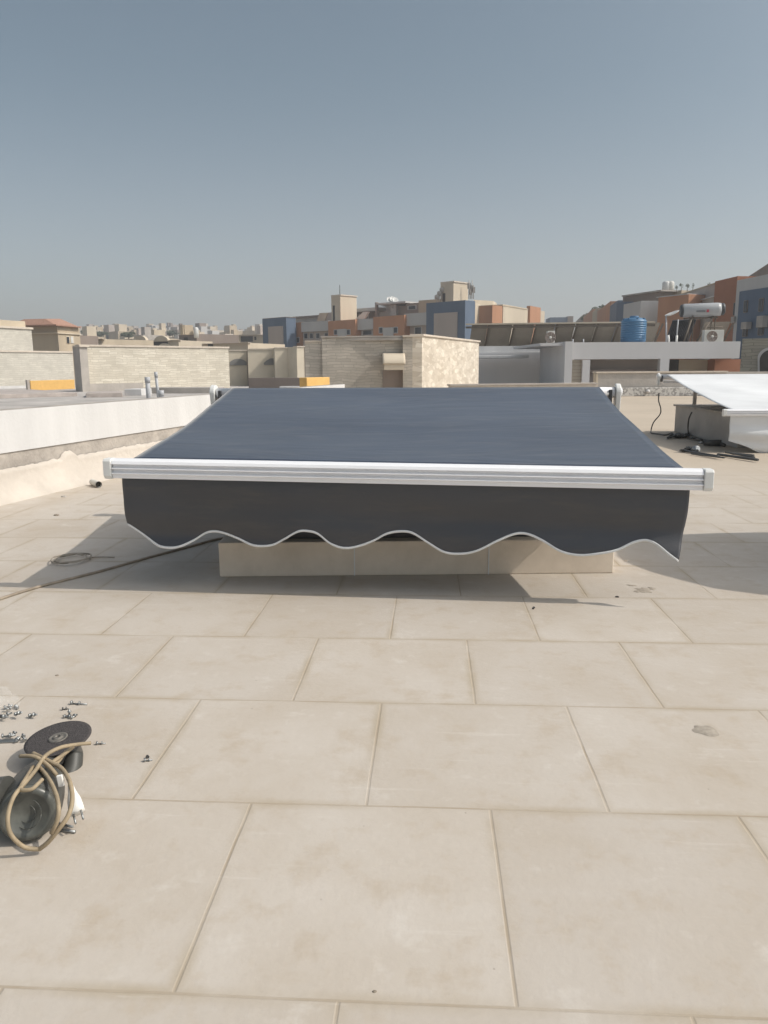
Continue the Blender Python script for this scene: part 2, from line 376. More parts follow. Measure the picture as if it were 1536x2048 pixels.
# translucence for the white cloth
_nt = M['canvasw'].node_tree; _b = _nt.nodes['Principled BSDF']; _b.inputs['Transmission Weight'].default_value = 0

# ================================================================== setting
HILL = lambda x, y: -10 + max(0, min(1, (y-170)/420))**1.1*34 + (max(0, min(1, (x-25)/120)) * max(0, min(1, (y-90)/150)))*4 + 2.5*noise.noise(Vector((x*.006, y*.006, 0)))*max(0, min(1, (y-170)/200))
def gf(i, j):
    x = -1500 + 3000*i; y = -60 + 1900*(j**1.6)
    return Vector((x, y, HILL(x, y)))
tag(MB().grid(gf, 90, 60).build('ground', M['ground'], origin=(0, 0, 0)), 'dusty ground of the town rising far away', kind='structure')
m = MB(); m.box(-3.6, -6, -10, 34, 28.35, 0)
tag(m.build('floor', M['floor'], origin=(0, 0, 0)), kind='structure')
m = MB(); m.box(-34, -6, -10, -3.6, 60, -.012); m.box(-3.6, 28.35, -10, 2.2, 60, -.012); m.box(2.2, 28.35, -10, 30, 40, -.012)
tag(m.build('roof_surface', M['screed'], origin=(0, 0, 0)), 'grey neighbouring roofs behind the parapet', kind='structure')

# ================================================================== main awning
def interp(tab, x):
    for (x0, y0), (x1, y1) in zip(tab, tab[1:]):
        if x <= x1:
            t = (x-x0)/(x1-x0); return y0+(y1-y0)*t
    return tab[-1][1]
def catmull(tab, x):
    n = len(tab)
    for i in range(n-1):
        if x <= tab[i+1][0] or i == n-2:
            x0, x1 = tab[i][0], tab[i+1][0]; t = max(0, min(1, (x-x0)/(x1-x0)))
            sl = lambda k: 0 if k <= 0 or k >= n-1 else (tab[k+1][1]-tab[k-1][1])/(tab[k+1][0]-tab[k-1][0])
            y0, y1 = tab[i][1], tab[i+1][1]; h = x1-x0
            m0 = sl(i) if i > 0 else (y1-y0)/h; m1 = sl(i+1) if i+1 < n-1 else (y1-y0)/h
            return (2*t**3-3*t*t+1)*y0+(t**3-2*t*t+t)*h*m0+(-2*t**3+3*t*t)*y1+(t**3-t*t)*h*m1
def awning(label, FL, FR, BL, BR, barL, barR, bar_h, cloth, vcloth, prof, sag, seed, vext=(0, 0), foot=0, curb_top=0, wig=1.0, group='retractable awnings set up on the roof', v_tone=None, ends=(1, 1)):
    """FL.. canvas corners; barL/barR top-front edge ends of the front bar; prof: valance drop over s (0..1 of the cloth width)."""
    FL, FR, BL, BR, barL, barR = map(Vector, (FL, FR, BL, BR, barL, barR))
    mid = (FL+FR)/2; t = thing('awning', label, 'awning', (mid.x, mid.y, foot), group)
    ax = (FR-FL); ax.z = 0; ax.normalize(); fr = Vector((ax.y, -ax.x, 0))     # fr: towards the viewer's side
    # canvas
    def cf(u, v):
        a = FL.lerp(FR, u); b = BL.lerp(BR, u); p = a.lerp(b, v)
        p.z -= sag*math.sin(math.pi*v)*(1 - .25*math.cos(2*math.pi*u)) 
        p.z += (.004*math.sin(v*9+u*3+seed) + .002*math.sin(u*31+v*2))*math.sin(math.pi*v) + .006*noise.noise(Vector((u*5, v*3, seed)))*math.sin(math.pi*v)
        e = math.sin(math.pi*v)*.012*(1 if u < .5 else -1)*(max(0, abs(u-.5)*2-.9)*10)
        p += ax*e
        return p
    MB().grid(cf, 60, 40).build('canvas', cloth, t, solid=.004)
    # hem seams running down the cloth
    # roller tube behind, with its end brackets
    rb = (BL+BR)/2; rdir = (BR-BL).normalized()
    MB().tube([BL-rdir*.10+Vector((0, 0, -.035)), BR+rdir*.10+Vector((0, 0, -.035))], .036, 16).build('roller_tube', M['ral'], t)
    back = Vector((-fr.x, -fr.y, 0))
    MB().obox(BL-rdir*.02+back*.06+Vector((0, 0, -.14)), rdir*((BR-BL).length+.04), back*.045, (0, 0, .045)).build('torsion_bar', M['ral'], t, bevel=.004)
    for e, (p, sg) in enumerate(((BL, -1), (BR, 1))):
        q = p + rdir*sg*.105
        pts = []
        for k in range(13):                       # rounded top, tapering downwards
            a = math.pi*(k/12); pts.append(q + back*(-math.cos(a)*.055) + Vector((0, 0, -.03+math.sin(a)*.055)))
        pts += [q + back*.05 + Vector((0, 0, -.15)), q - back*.03 + Vector((0, 0, -.17))]
        br = MB().prism(pts, rdir*sg*.035).build('bracket', M['cap'], t, bevel=.006)
        MB().lathe(q+rdir*sg*.035+Vector((0, 0, -.03)), rdir*sg, [(.03, 0), (.03, .006), (.022, .012), (0, .013)], 14).build('cover_disc', M['ral'], br)
        MB().obox(p + rdir*sg*.06 - back*.045 + Vector((0, 0, -.115)), rdir*sg*.022, back*.09, (0, 0, .10)).build('mounting_plate', M['darkmetal'], t, bevel=.003)
    # posts holding the torsion bar
    for s_ in (.16, .84):
        p = BL.lerp(BR, s_) + back*.065; 
        MB().obox(p - rdir*.025 + Vector((0, 0, curb_top-p.z)), rdir*.05, back*.05, (0, 0, p.z-.145-curb_top)).build('post', M['concrete'], t, bevel=.003)
    # front bar: extruded, grooved profile
    h = bar_h; prof2 = [(-.035, .002), (-.010, -.002), (.004, -h*.10), (.012, -h*.25), (-.006, -h*.30), (-.006, -h*.40), (.013, -h*.47), (.013, -h*.50), (-.006, -h*.55), (-.006, -h*.655), (.013, -h*.725), (.013, -h*.755), (.004, -h*.80), (.002, -h), (-.055, -h), (-.062, -h*.5)]
    d = (barR-barL); L = d.length; d = d/L
    cw = .042
    poly = [barL + d*cw + fr*a + Vector((0, 0, b)) for a, b in prof2]
    fb = MB().prism(poly, d*(L-2*cw)).build('front_bar', M['ral'], t, bevel=.0012)
    for q, sg in ((barL, 1), (barR, -1)):
        o = q + d*sg*0; e = MB()
        pl = [(.013, -.010), (.004, .002), (-.05, .002), (-.064, -h*.5), (-.057, -h-.004), (.002, -h-.004), (.013, -h*.86)]
        e.prism([o + fr*a + Vector((0, 0, b)) for a, b in pl], d*sg*(cw-.002))
        e.build('end_cap', M['cap'], fb, bevel=.004)
    # valance with scalloped, piped hem
    vL = FL + fr*.0; vR = FR + fr*.0
    def top(u):
        s_ = (((FL-d*vext[0]).lerp(FR+d*vext[1], u))-barL).dot(d)/L
        p = barL.lerp(barR, s_) + Vector((0, 0, -h+.006)) - fr*.02
        return p
    wz = lambda u, w: (.010*math.sin(w*3.6+u*1.5+seed)*w + .007*math.sin(w*8.5-u*4+seed*2)*w + .016*noise.noise(Vector((u*3.5, w*1.3, seed)))*w + .005*w*math.sin(u*19+seed) + .006*w*math.sin(math.pi*w)*noise.noise(Vector((u*14, w*2, seed))))*wig*1.7
    def vf(u, v):
        p = top(u); drop = catmull(prof, u); q = p + Vector((0, 0, -drop*v)) + fr*wz(u, drop*v/.28)
        if u > .93: q += -ax*(.04*v*v*((u-.93)/.07))*ends[1]
        return q
    va = MB().grid(vf, 220, 24).build('valance', vcloth, t, solid=.003)
    bw = .011 if bar_h > .088 else .009
    def hemf(u, v):
        a_ = vf(u, 1.0); return a_ + Vector((0, 0, bw*(.55-v)))
    MB().grid(hemf, 220, 2).build('piping', M['trim'], va, solid=.0075)
    # folding arms under the cloth
    for s_, sg in ((.12, 1), (.88, -1)):
        a = BL.lerp(BR, s_) + Vector((0, 0, -.10)); c = FL.lerp(FR, s_+.02*sg) + Vector((0, 0, -.07)) - fr*.05
        el = (a+c)/2 + ax*sg*.45 + Vector((0, 0, -.03))
        arm = MB().tube([a, el], .02, 8, flat=1.4).tube([el, c], .017, 8, flat=1.4).build('folding_arm', M['ral'], t)
        MB().lathe(el+Vector((0, 0, -.03)), (0, 0, 1), [(.03, 0), (.03, .06)], 12).build('elbow_joint', M['cap'], arm)
    return t
FL, FR = P(267, 912, 3.60), P(1370, 946, 3.44); FLz = (FL.z+FR.z)/2
BL, BR = P(465, 773, 5.43), P(1202, 780, 5.38)
barL, barR = P(208, 911, 3.57), P(1429, 948, 3.40)
h1 = .092
# valance hem measured along the bar
hem_px = [(244, 1045), (273.5, 1066), (307, 1087), (329, 1092), (354, 1091), (383, 1080.5), (408, 1067), (426, 1063), (447, 1066), (479, 1077.6), (508, 1089.5), (530, 1092), (555, 1089.5), (580, 1077.6), (608, 1063), (626, 1061.5), (648, 1067), (673, 1087), (699, 1097), (725, 1096), (760, 1085), (788, 1071), (817, 1067), (840, 1071), (875, 1093), (904, 1109), (938, 1112), (967, 1106), (1008, 1086), (1042, 1074), (1065, 1075), (1094, 1087.5), (1129, 1108), (1163, 1116), (1198, 1113.5), (1233, 1106.5), (1267, 1092), (1290, 1089), (1313, 1096), (1342, 1114.7), (1364, 1128)]
prof = []
for px, py in hem_px:
    s_ = (px-243)/(1363-243)*1.0
    p = P(px, py, 3.59 + (3.43-3.59)*s_); tp = barL.z + (barR.z-barL.z)*s_ - h1
    prof.append((s_, tp-p.z))
FLv = P(243, 955, 4.18); 
A1 = awning('large dark navy awning with white front bar and scalloped valance', FL, FR, BL, BR, barL, barR, h1, M['navy'], M['navyv'], prof, .02, 1.3, vext=(.052, .025), curb_top=.19)

# low rendered curb below it
def curb_mat():
    m, nt, b = new_mat('curb limestone slabs'); tc = N(nt, 'ShaderNodeTexCoord')
    n1 = N(nt, 'ShaderNodeTexNoise', Scale=4.0, Detail=7.0, Roughness=.65); nt.links.new(tc.outputs['Object'], n1.inputs['Vector'])
    c = mix(nt, ramp(nt, n1.outputs[0], [(.35, 0), (.7, 1)]), (.76, .66, .55), (.62, .53, .43))
    nt.links.new(c, b.inputs['Base Color']); b.inputs['Roughness'].default_value = .8
    bp = N(nt, 'ShaderNodeBump', Strength=.25, Distance=.01); nt.links.new(n1.outputs[0], bp.inputs['Height']); nt.links.new(bp.outputs[0], b.inputs['Normal'])
    return m
M['curb'] = curb_mat()
def skylight_curb(label, p0, p1, depth, h, cap, cat='roof curb'):
    p0, p1 = Vector(p0), Vector(p1); p0.z = p1.z = 0
    u = (p1-p0); n = Vector((-u.y, u.x, 0)).normalized()
    t = thing('skylight_curb', label, cat, ((p0+p1)/2)[:], 'low curbs of roof openings under the awnings')
    MB().obox(p0+n*.0, u, n*depth, (0, 0, h)).build('curb_wall', M['curb'], t, bevel=.006)
    un = u.normalized()
    for k in (.34, .68):
        MB().obox(p0+u*k-n*.003, un*.005, n*.004, (0, 0, h-.004)).build('joint', M['trim'], t)
    MB().obox(p0+un*.08+n*.08+Vector((0, 0, h)), u-un*.16, n*(depth-.16), (0, 0, cap)).build('hatch_frame', M['darkmetal'], t, bevel=.004)
    return t
skylight_curb('low beige stone curb on the tiles under the dark awning', G(438, 1150), G(1225, 1152), 2.5, .185, .05)

# ================================================================== second awning (white) and its curb
F2L = P(1463, 827, 9.8); B2L = P(1336, 756, 12.8); w2 = 3.1
F2R = F2L + Vector((w2, -.12, 0)); B2R = B2L + Vector((w2, -.12, 0))
b2L = P(1450, 827, 9.76); b2R = b2L + Vector((w2+.2, -.125, 0))
pr2 = [(0, .26), (.07, .33), (.12, .40), (.165, .42), (.21, .39), (.27, .31), (.33, .28), (.40, .33), (.46, .40), (.5, .42), (.56, .39), (.62, .30), (.67, .28), (.75, .35), (.82, .42), (.9, .38), (1, .28)]
pr2 = [(a, b+.05) for a, b in pr2]
A2 = awning('smaller white awning with hanging white valance at the right edge of the photo', F2L, F2R, B2L, B2R, b2L, b2R, .085, M['canvasw'], M['canvasw'], pr2, .05, 4.1, curb_top=.42, ends=(0, 0))
c2 = thing('concrete_curb', 'taller grey concrete curb block under the white awning', 'roof curb', (5.2, 11.7, 0), 'low curbs of roof openings under the awnings')
q0 = G(1475, 905); q1 = G(1350, 870)
MB().obox((q0.x, q0.y, 0), (2.3, -.08, 0), (q1.x-q0.x, q1.y-q0.y, 0), (0, 0, .42)).build('curb_wall', M['concrete'], c2, bevel=.01)
MB().obox((q0.x-.03, q0.y-.03, .42), (2.36, -.08, 0), (q1.x-q0.x, q1.y-q0.y+.06, 0), (0, 0, .03)).build('coping', M['cement'], c2, bevel=.006)

# unseen canopy added out of frame, outlined to cast the rounded shadow on the tiles
def canopy():
    H = 1.3
    pts = [(1.61, 3.59), (1.42, 3.69), (1.31, 3.83), (1.20, 3.99), (1.12, 4.18), (1.10, 4.33), (1.13, 4.50), (1.22, 4.68), (1.38, 4.84), (1.67, 4.94), (1.93, 4.99), (2.22, 5.02)]
    pts = [Vector((x+1.02*H, y-.08*H, H)) for x, y in pts]
    far = [Vector((5.6+1.0*H, 5.0-.08*H, H)), Vector((5.6+1.0*H, 3.2-.08*H, H)), Vector((3.2+1.0*H, 3.3-.08*H, H))]
    t = thing('canopy', 'white cloth canopy whose rounded shadow lies right of the dark awning', 'canopy', (5, 5, 0))
    MB().prism(pts+far, (0, 0, .012)).build('cloth', M['canvasw'], t)
    for x, y in ((3.5, 4.8), (6.6, 4.8), (6.6, 3.3)):
        MB().tube([(x, y, 0), (x, y, H)], .02, 8).build('pole', M['ral'], t)
canopy()

# ================================================================== left parapet
def parapet():
    a = G(-120, 1022); b = G(330, 922); d = (b-a).normalized()
    a = a - d*4; Lh = 14.5
    n = Vector((d.y, -d.x, 0))                 # faces the roof
    if n.x < 0: n = -n
    t = thing('parapet_wall', 'long white painted parapet with peeling cream skirting along the left edge of the roof', 'wall', (a+d*5)[:])
    ztop = .745
    MB().obox(a-n*.24, d*Lh, n*.20, (0, 0, ztop-.02)).build('wall_core', M['cement'], t)
    # white painted upper face
    MB().obox(a-n*.04+Vector((0, 0, .395)), d*Lh, n*.015, (0, 0, ztop-.395)).build('painted_face', M['white'], t)
    MB().obox(a-n*.25+Vector((0, 0, ztop-.018)), d*Lh, n*.21, (0, 0, .016)).build('coping', M['cement'], t)
    # cream skirting with ragged top edge, sloping out to the floor
    def sk(u, v):
        s_ = u*Lh; q = a + d*s_
        rag = .262 + .018*noise.noise(Vector((s_*1.3, 0, 0))) + .02*abs(noise.noise(Vector((s_*7, 3, 0)))) + .22*max(0, noise.noise(Vector((s_*2.6, 9, 0)))-.30) + .008*noise.noise(Vector((s_*30, 0, 0)))
        if v > .98: return q - n*.03 + Vector((0, 0, rag))
        out = .0 + .13*(1-v)**2.2
        return q + n*(out+.004*noise.noise(Vector((s_*3, v*3, 0)))) + Vector((0, 0, rag*v/.98 if v > .0 else -.01))
    MB().grid(sk, 700, 12).build('skirting', M['cream'], t)
parapet()

# ================================================================== small things on the roof
def ground_path(pts, z=.008, n=6):
    return smooth_path([G(x, y, z) for x, y in pts], n)
tag(MB().tube(ground_path([(560, 1062), (500, 1066), (435, 1074), (380, 1088), (300, 1108), (200, 1135), (95, 1160), (40, 1175), (-30, 1196), (-150, 1225)], .007), .0075, 8).build('cable', M['cable']),
    'long dark cable running from under the dark awning to the left edge', 'cable')
def coil(label, px, py, rx, loops, seed, z=.008, tail=None):
    rnd = random.Random(seed); c = G(px, py, z); pts = []
    for k in range(loops*14):
        a = 2*math.pi*k/14; rr = rx*(1+.18*math.sin(a*.37+seed)+.1*rnd.random())
        pts.append((c.x+rr*math.cos(a), c.y+rr*math.sin(a)*1.25, z+.010*rnd.random()+.003*k/14))
    if tail: pts += [G(x, y, z)[:] for x, y in tail]
    return tag(MB().tube(smooth_path(pts, 3), .0035, 6).build('cable_coil', M['coil']), label, 'cable')
coil('small coil of dark wire lying in the shadow left of the dark awning', 143, 1112, .085, 3, 2, tail=[(175, 1108), (205, 1107), (228, 1108)])
# pipe stub
pp = G(198, 962, .031); pd = Vector((-.13, .16, 0))
pt = thing('pipe_offcut', 'short white pipe offcut lying near the left skirting', 'pipe', (pp.x, pp.y, 0))
MB().tube([pp, pp+pd], .030, 18, caps=False).tube([pp+pd, pp], .026, 18, caps=False).build('pipe_shell', M['acwhite'], pt)
MB().lathe(pp+pd*.12, pd, [(0, 0), (.0265, 0), (.0265, .003)], 18).build('dark_inside', M['shade'], pt)
def stone_chip(px, py, r, label, mat='concrete', seed=0):
    rnd = random.Random(seed+px); c = G(px, py, 0); m_ = MB(); vs = []
    prof_ = [(1, -.1), (1.02, .2), (.7, .5), (.0, .6)]
    for (rr, hh) in prof_:
        for k in range(9):
            a = 2*math.pi*k/9; q = rr*r*(1+.25*(rnd.random()-.5)); vs.append(Vector((c.x+q*math.cos(a)*1.3, c.y+q*math.sin(a), hh*r*(1+.3*rnd.random()))))
    fs = [(i*9+k, i*9+(k+1) % 9, (i+1)*9+(k+1) % 9, (i+1)*9+k) for i in range(3) for k in range(9)]
    m_.add(vs, fs); return tag(m_.build('stone_chip', M[mat]), label, 'pebble', 'chips and pebbles lying on the roof')
stone_chip(128, 986, .018, 'grey chip on the bare roof right below the left skirting')
stone_chip(33, 990, .02, 'grey chip at the foot of the left skirting near the photo edge')
stone_chip(113, 1023, .016, 'flat chip on the sunlit roof left of the awning shadow', 'stain')
stone_chip(1232, 1200, .008, 'tiny dark pebble on a tile in front of the right end of the dark awning', 'shade')
stone_chip(1251, 1128, .010, 'tiny pale pebble beside the right end of the beige curb', 'copings')
stone_chip(110, 1343, .005, 'tiny brown pebble on the tile above the loose screws', 'stain')
stone_chip(737, 1983, .003, 'tiny brown pebble in the tile at the bottom of the photo', 'stain')

def stain(px, py, w, h, label, seed, ragged=.3):
    """thin crust of dried dirt, a few mm thick"""
    c = G(px, py, 0); e = G(px+w/2, py, 0); f = G(px, py-h/2, 0); rx = (e-c).length; ry = (f-c).length; m_ = MB(); poly = []
    for k in range(26):
        a = 2*math.pi*k/26; q = 1+ragged*noise.noise(Vector((math.cos(a)*1.5, math.sin(a)*1.5, seed)))
        poly.append((c.x+rx*q*math.cos(a), c.y+ry*q*math.sin(a), .0005))
    top_ = [(c.x+(x-c.x)*.8, c.y+(y-c.y)*.8, .0022) for x, y, z in poly]; n = 26
    m_.add(poly+top_+[(c.x, c.y, .0026)], [(i, (i+1) % n, n+(i+1) % n, n+i) for i in range(n)]+[(n+i, n+(i+1) % n, 2*n) for i in range(n)], True)
    return m_
m_ = stain(1405, 1469, 50, 20, '', 1.2, .5)
def dirt_mat():
    m, nt, b = new_mat('dried dirt crust'); tc = N(nt, 'ShaderNodeTexCoord')
    n1 = N(nt, 'ShaderNodeTexNoise', Scale=60.0, Detail=5.0); nt.links.new(tc.outputs['Object'], n1.inputs['Vector'])
    nt.links.new(mix(nt, ramp(nt, n1.outputs[0], [(.35, 0), (.65, 1)]), (.30, .265, .22), (.40, .35, .29)), b.inputs['Base Color']); b.inputs['Roughness'].default_value = .95
    return m
M['dirt'] = dirt_mat()
tag(m_.build('dirt_patch', M['dirt']), 'grey brown patch of dried dirt on the right foreground tile', 'dirt')
m_ = MB()
for k, (px, py, w, h) in enumerate([(1285, 1186, 34, 8), (1302, 1184, 16, 5), (1262, 1177, 16, 3), (1276, 1190, 22, 4)]):
    q = stain(px, py, w, h, '', 3.1+k*2, .9); m_.add(q.v, q.f, True)
tag(m_.build('dirt_patch', M['dirt']), 'scuffed dirt patch between the beige curb and the rounded shadow', 'dirt')

# screws, bolts, anchors
def screw(c, ang, length=.035, r=.0028, tilt=.0, mat='steel', head=.0075, wing=True):
    length *= .85; r *= .75; head *= .72
    d = Vector((math.cos(ang)*math.cos(tilt), math.sin(ang)*math.cos(tilt), math.sin(tilt)))
    c = Vector(c); m_ = MB()
    m_.tube([c+Vector((0, 0, r)), c+Vector((0, 0, r))+d*length], r, 8)
    m_.lathe(c+Vector((0, 0, head*.8))-d*.004, d, [(head, 0), (head, .004), (r, .005)], 6)
    if wing: m_.lathe(c+Vector((0, 0, head*.75))+d*length*.45, d, [(r, 0), (head*.95, .0005), (head*.95, .003), (r, .0035)], 14)
    return m_
def place_screw(px, py, ang, label, group=None, **kw):
    o = screw(G(px, py, 0), ang, **kw).build('screw', M[kw.get('mat', 'steel')]); return tag(o, label, 'screw', group)
place_screw(285, 1517, .3, 'single small screw on the tile joint right of the grinder', length=.022)
place_screw(289, 1510, 2.0, 'short stubby nail touching the single screw right of the grinder', length=.014, wing=False, mat='darkbolt')
place_screw(190, 1482, .2, 'small screw lying just right of the black disc', length=.026)
place_screw(1064, 1222, 1.2, 'small dark screw on a tile in front of the dark awning', length=.03, mat='darkbolt')
place_screw(140, 1401, -.05, 'long dark bolt with shiny head lying farthest up beside the bag', length=.06, r=.0035, head=.010)
place_screw(122, 1412, .4, 'short dark bolt left of the upright bolts above the disc', length=.018, mat='darkbolt')
for k, (px, py, a) in enumerate([(126, 1428, .1), (138, 1430, 1.3)]):
    place_screw(px, py, a, ['left one of two bolts lying behind the black disc', 'right one of two bolts lying behind the black disc'][k], 'bolts behind the black disc', length=.03, r=.004, head=.009)
place_screw(134, 1425, 1.5, 'bolt standing upright behind the black disc', 'bolts behind the black disc', length=.024, r=.004, head=.009, tilt=1.45)
rnd = random.Random(5)
for k in range(16):
    far = k < 9
    px = rnd.uniform(-22, 58) if far else rnd.uniform(-20, 48); py = rnd.uniform(1404, 1428) if far else rnd.uniform(1458, 1474)
    c = G(px, py, rnd.uniform(.0, .012))
    o = screw(c, rnd.uniform(0, 6.28), rnd.uniform(.02, .04), .0038, rnd.uniform(0, .5), head=.0095).build('screw', M['steel'])
    tag(o, 'shiny bolt in the heap by the clear plastic bag' if far else 'shiny bolt in the nearer heap beside the grinder cord', 'screw', 'heap of bolts by the plastic bag' if far else 'heap of bolts beside the grinder')
# flat metal strips of the nearer heap
tag(MB().obox(G(-20, 1478, .001), (.07, .012, 0), (-.004, .018, 0), (0, 0, .004)).build('metal_strip', M['steel'], bevel=.001), 'flat steel strip under the nearer heap of bolts', 'metal strip')
# clear bag
def bag():
    c = G(-14, 1420, 0); m_ = MB()
    def f(u, v):
        a = 2*math.pi*u; rr = (.06*(1-v)**.6+.008)*(1+.35*noise.noise(Vector((math.cos(a)*2, math.sin(a)*2, v*3))))
        return Vector((c.x+rr*math.cos(a)*.75, c.y+.03+rr*math.sin(a), .004+.07*v*(1+.15*math.sin(a*3))))
    m_.grid(f, 40, 14, False)
    return tag(m_.build('plastic_bag', M['clear']), 'crumpled clear plastic bag standing on the tiles at the left edge', 'bag')
bag()

# cut-off grinder with its cord wound round it
def grinder():
    base = G(60, 1640, 0)
    t = thing('angle_grinder', 'dark dusty angle grinder with black cutting disc on top, lying at the lower left', 'power tool', (base.x, base.y, 0))
    Yd = 1.93; dc = P(111, 1470, Yd); rad = .089
    dn = Vector((-.07, -.10, 1)).normalized()
    disc = MB().lathe(dc, dn, [(.011, 0), (rad*.97, 0), (rad, .001), (rad, .0032), (rad*.9, .004), (.030, .004)], 56).build('cutting_disc', M['disc'], t)
    MB().lathe(dc+dn*.003, dn, [(.026, 0), (.026, .003), (.021, .004), (.019, .002), (.013, .002), (.012, .006), (.006, .006), (.006, .003)], 20).build('flange_nut', M['toolsteel'], disc)
    # gear head below the disc
    hc = dc - dn*.012
    MB().lathe(hc, -dn, [(.030, 0), (.040, .004), (.052, .02), (.055, .05), (.048, .075), (.02, .085)], 26).build('gear_head', M['rubber'], t)
    gp = dc + Vector((.0, -.03, -.06))
    MB().tube(smooth_path([gp+Vector((.045, .02, .02)), gp+Vector((.052, -.01, -.01)), gp+Vector((.045, -.04, -.035))], 5), [.026]*10+[.018], 16).build('side_handle', M['tool'], t)
    # motor body running towards the lower left and swelling to the rear
    tail = P(50, 1640, 1.56)
    tail.z = max(tail.z, .071); head = dc + Vector((-.012, -.05, -.055))
    ax = tail-head
    pts = [head + ax*k/12 for k in range(13)]
    rs = [.036, .039, .043, .048, .053, .058, .062, .066, .068, .069, .070, .069, .065]
    MB().tube(pts, rs, 28).build('motor_housing', M['tool'], t)
    an = ax.normalized()
    cap = MB().lathe(tail, an, [(.066, -.004), (.062, .008), (.050, .012), (.046, .007), (.0, .005)], 28).build('rear_cap', M['toolcap'], t)
    for k in range(5):
        rr = .012+.007*k
        ring = [tail+an*.0065 + (Vector((1, 0, 0))*math.cos(a)+Vector((0, .35, .93))*math.sin(a))*rr for a in [2*math.pi*j/24 for j in range(25)]]
        if k % 2: MB().tube(ring, .0012, 5).build('vent_ring', M['toolcap'], cap)
    MB().tube(smooth_path([tail+Vector((-.055, .02, .03)), tail+Vector((-.11, .02, .02)), tail+Vector((-.17, .04, -.01))], 5), [.045]*11, 18).build('switch_housing', M['tool'], t)
    # cord
    def cp(lst): return smooth_path([P(x, y, Y) for x, y, Y in lst], 6)
    r = .0050
    cords = MB()
    cords.tube(cp([(176, 1479, 1.80), (150, 1481, 1.78), (115, 1487, 1.74), (85, 1503, 1.70), (66, 1530, 1.64), (45, 1555, 1.58), (20, 1585, 1.53), (8, 1625, 1.50), (14, 1660, 1.49), (40, 1685, 1.50), (70, 1690, 1.51)]), r, 8)
    cords.tube(cp([(34, 1503, 1.70), (60, 1504, 1.69), (78, 1513, 1.68), (95, 1528, 1.66), (107, 1543, 1.65)]), r, 8)
    cords.tube(cp([(60, 1498, 1.73), (90, 1513, 1.69), (118, 1530, 1.66), (134, 1560, 1.60), (137, 1595, 1.56), (128, 1625, 1.53), (108, 1652, 1.515), (88, 1676, 1.51), (70, 1690, 1.51)]), r*1.05, 8)
    cords.tube(cp([(70, 1523, 1.68), (90, 1548, 1.61), (105, 1580, 1.55), (110, 1610, 1.52), (106, 1635, 1.51), (95, 1658, 1.51)]), r, 8)
    cords.tube(cp([(60, 1525, 1.67), (45, 1548, 1.59), (34, 1566, 1.56), (38, 1571, 1.55), (55, 1570, 1.55), (66, 1562, 1.56), (78, 1550, 1.58)]), r*.95, 8)
    cords.tube(cp([(140, 1486, 1.79), (118, 1503, 1.75), (100, 1515, 1.72), (88, 1524, 1.70)]), r, 8)
    cords.tube(cp([(126, 1494, 1.77), (112, 1514, 1.74), (104, 1519, 1.72)]), r*.8, 8)
    cords.build('power_cord', M['cord'], t)
    # white plug with two pins
    a = P(134, 1562, 1.66); b = P(147, 1617, 1.60); d = (b-a); L_ = d.length; dn2 = d/L_
    sv = Vector((.9, .2, .35)); sv = (sv-dn2*sv.dot(dn2)).normalized(); tv = dn2.cross(sv)
    vs = []; prf = [(0, .006, .005), (.25, .009, .007), (.55, .015, .011), (.75, .0165, .013), (1, .0170, .0135)]
    for s_, w_, h_ in prf:
        for k in range(14):
            an_ = 2*math.pi*k/14; ca, sa = math.cos(an_), math.sin(an_)
            q = (abs(ca)**3+abs(sa)**3)**(-1/3)
            vs.append(a+d*s_+sv*w_*ca*q+tv*h_*sa*q)
    fs = [(i*14+k, i*14+(k+1) % 14, (i+1)*14+(k+1) % 14, (i+1)*14+k) for i in range(len(prf)-1) for k in range(14)]
    fs += [tuple(range(14))[::-1], tuple(range((len(prf)-1)*14, len(prf)*14))]
    pl = MB().add(vs, fs, True).build('plug', M['plug'], t)
    for sg in (-1, 1):
        MB().tube([b+sv*.0095*sg, b+sv*.0095*sg+dn2*.026], .0024, 8).build('pin', M['steel'], pl)
    MB().obox(P(105, 1545, 1.615), (.013, .002, .002), (0, .006, .001), (.004, .0, -.028)).build('cord_tag', M['plug'], t, bevel=.0015)
grinder()
# two steel rods under the plug
tag(MB().tube([G(108, 1651, .004), G(143, 1656, .004)], .0035, 8).build('steel_rod', M['steel']), 'lower of two thin steel rods under the white plug', 'rod', 'steel rods under the plug')
tag(MB().tube([G(112, 1640, .004), G(138, 1646, .008)], .003, 8).build('steel_rod', M['steel']), 'upper of two thin steel rods under the white plug', 'rod', 'steel rods under the plug')

# cords and tools by the white awning
pz = [P(1321, 793, 13.0), P(1320, 808, 13.0), P(1324, 824, 13.0), P(1322, 836, 13.0), P(1309, 852, 12.98), P(1304, 868, 12.95)] + [G(x, y, .012) for x, y in ((1306, 873), (1320, 875), (1332, 877), (1345, 873))]
tag(MB().tube(smooth_path(pz, 6), .010, 7).build('cable', M['rubber']), 'dark cable hanging in an S bend from the white awning bracket to the roof', 'cable')
pz = [P(1386, 832, 11.8), P(1380, 845, 11.85), P(1378, 862, 11.95)] + [G(x, y, .012) for x, y in ((1378, 876), (1370, 880), (1362, 882))]
tag(MB().tube(smooth_path(pz, 6), .011, 7).build('cable', M['rubber']), 'dark cable hanging against the side of the grey concrete curb', 'cable')
pz = [P(1425, 822, 10.9), P(1452, 822, 10.6), P(1440, 827, 10.8), P(1405, 823, 11.6)]
tag(MB().tube(smooth_path(pz, 6), .009, 7).build('cable', M['rubber']), 'thin cable sagging under the white canvas above the concrete curb', 'cable')
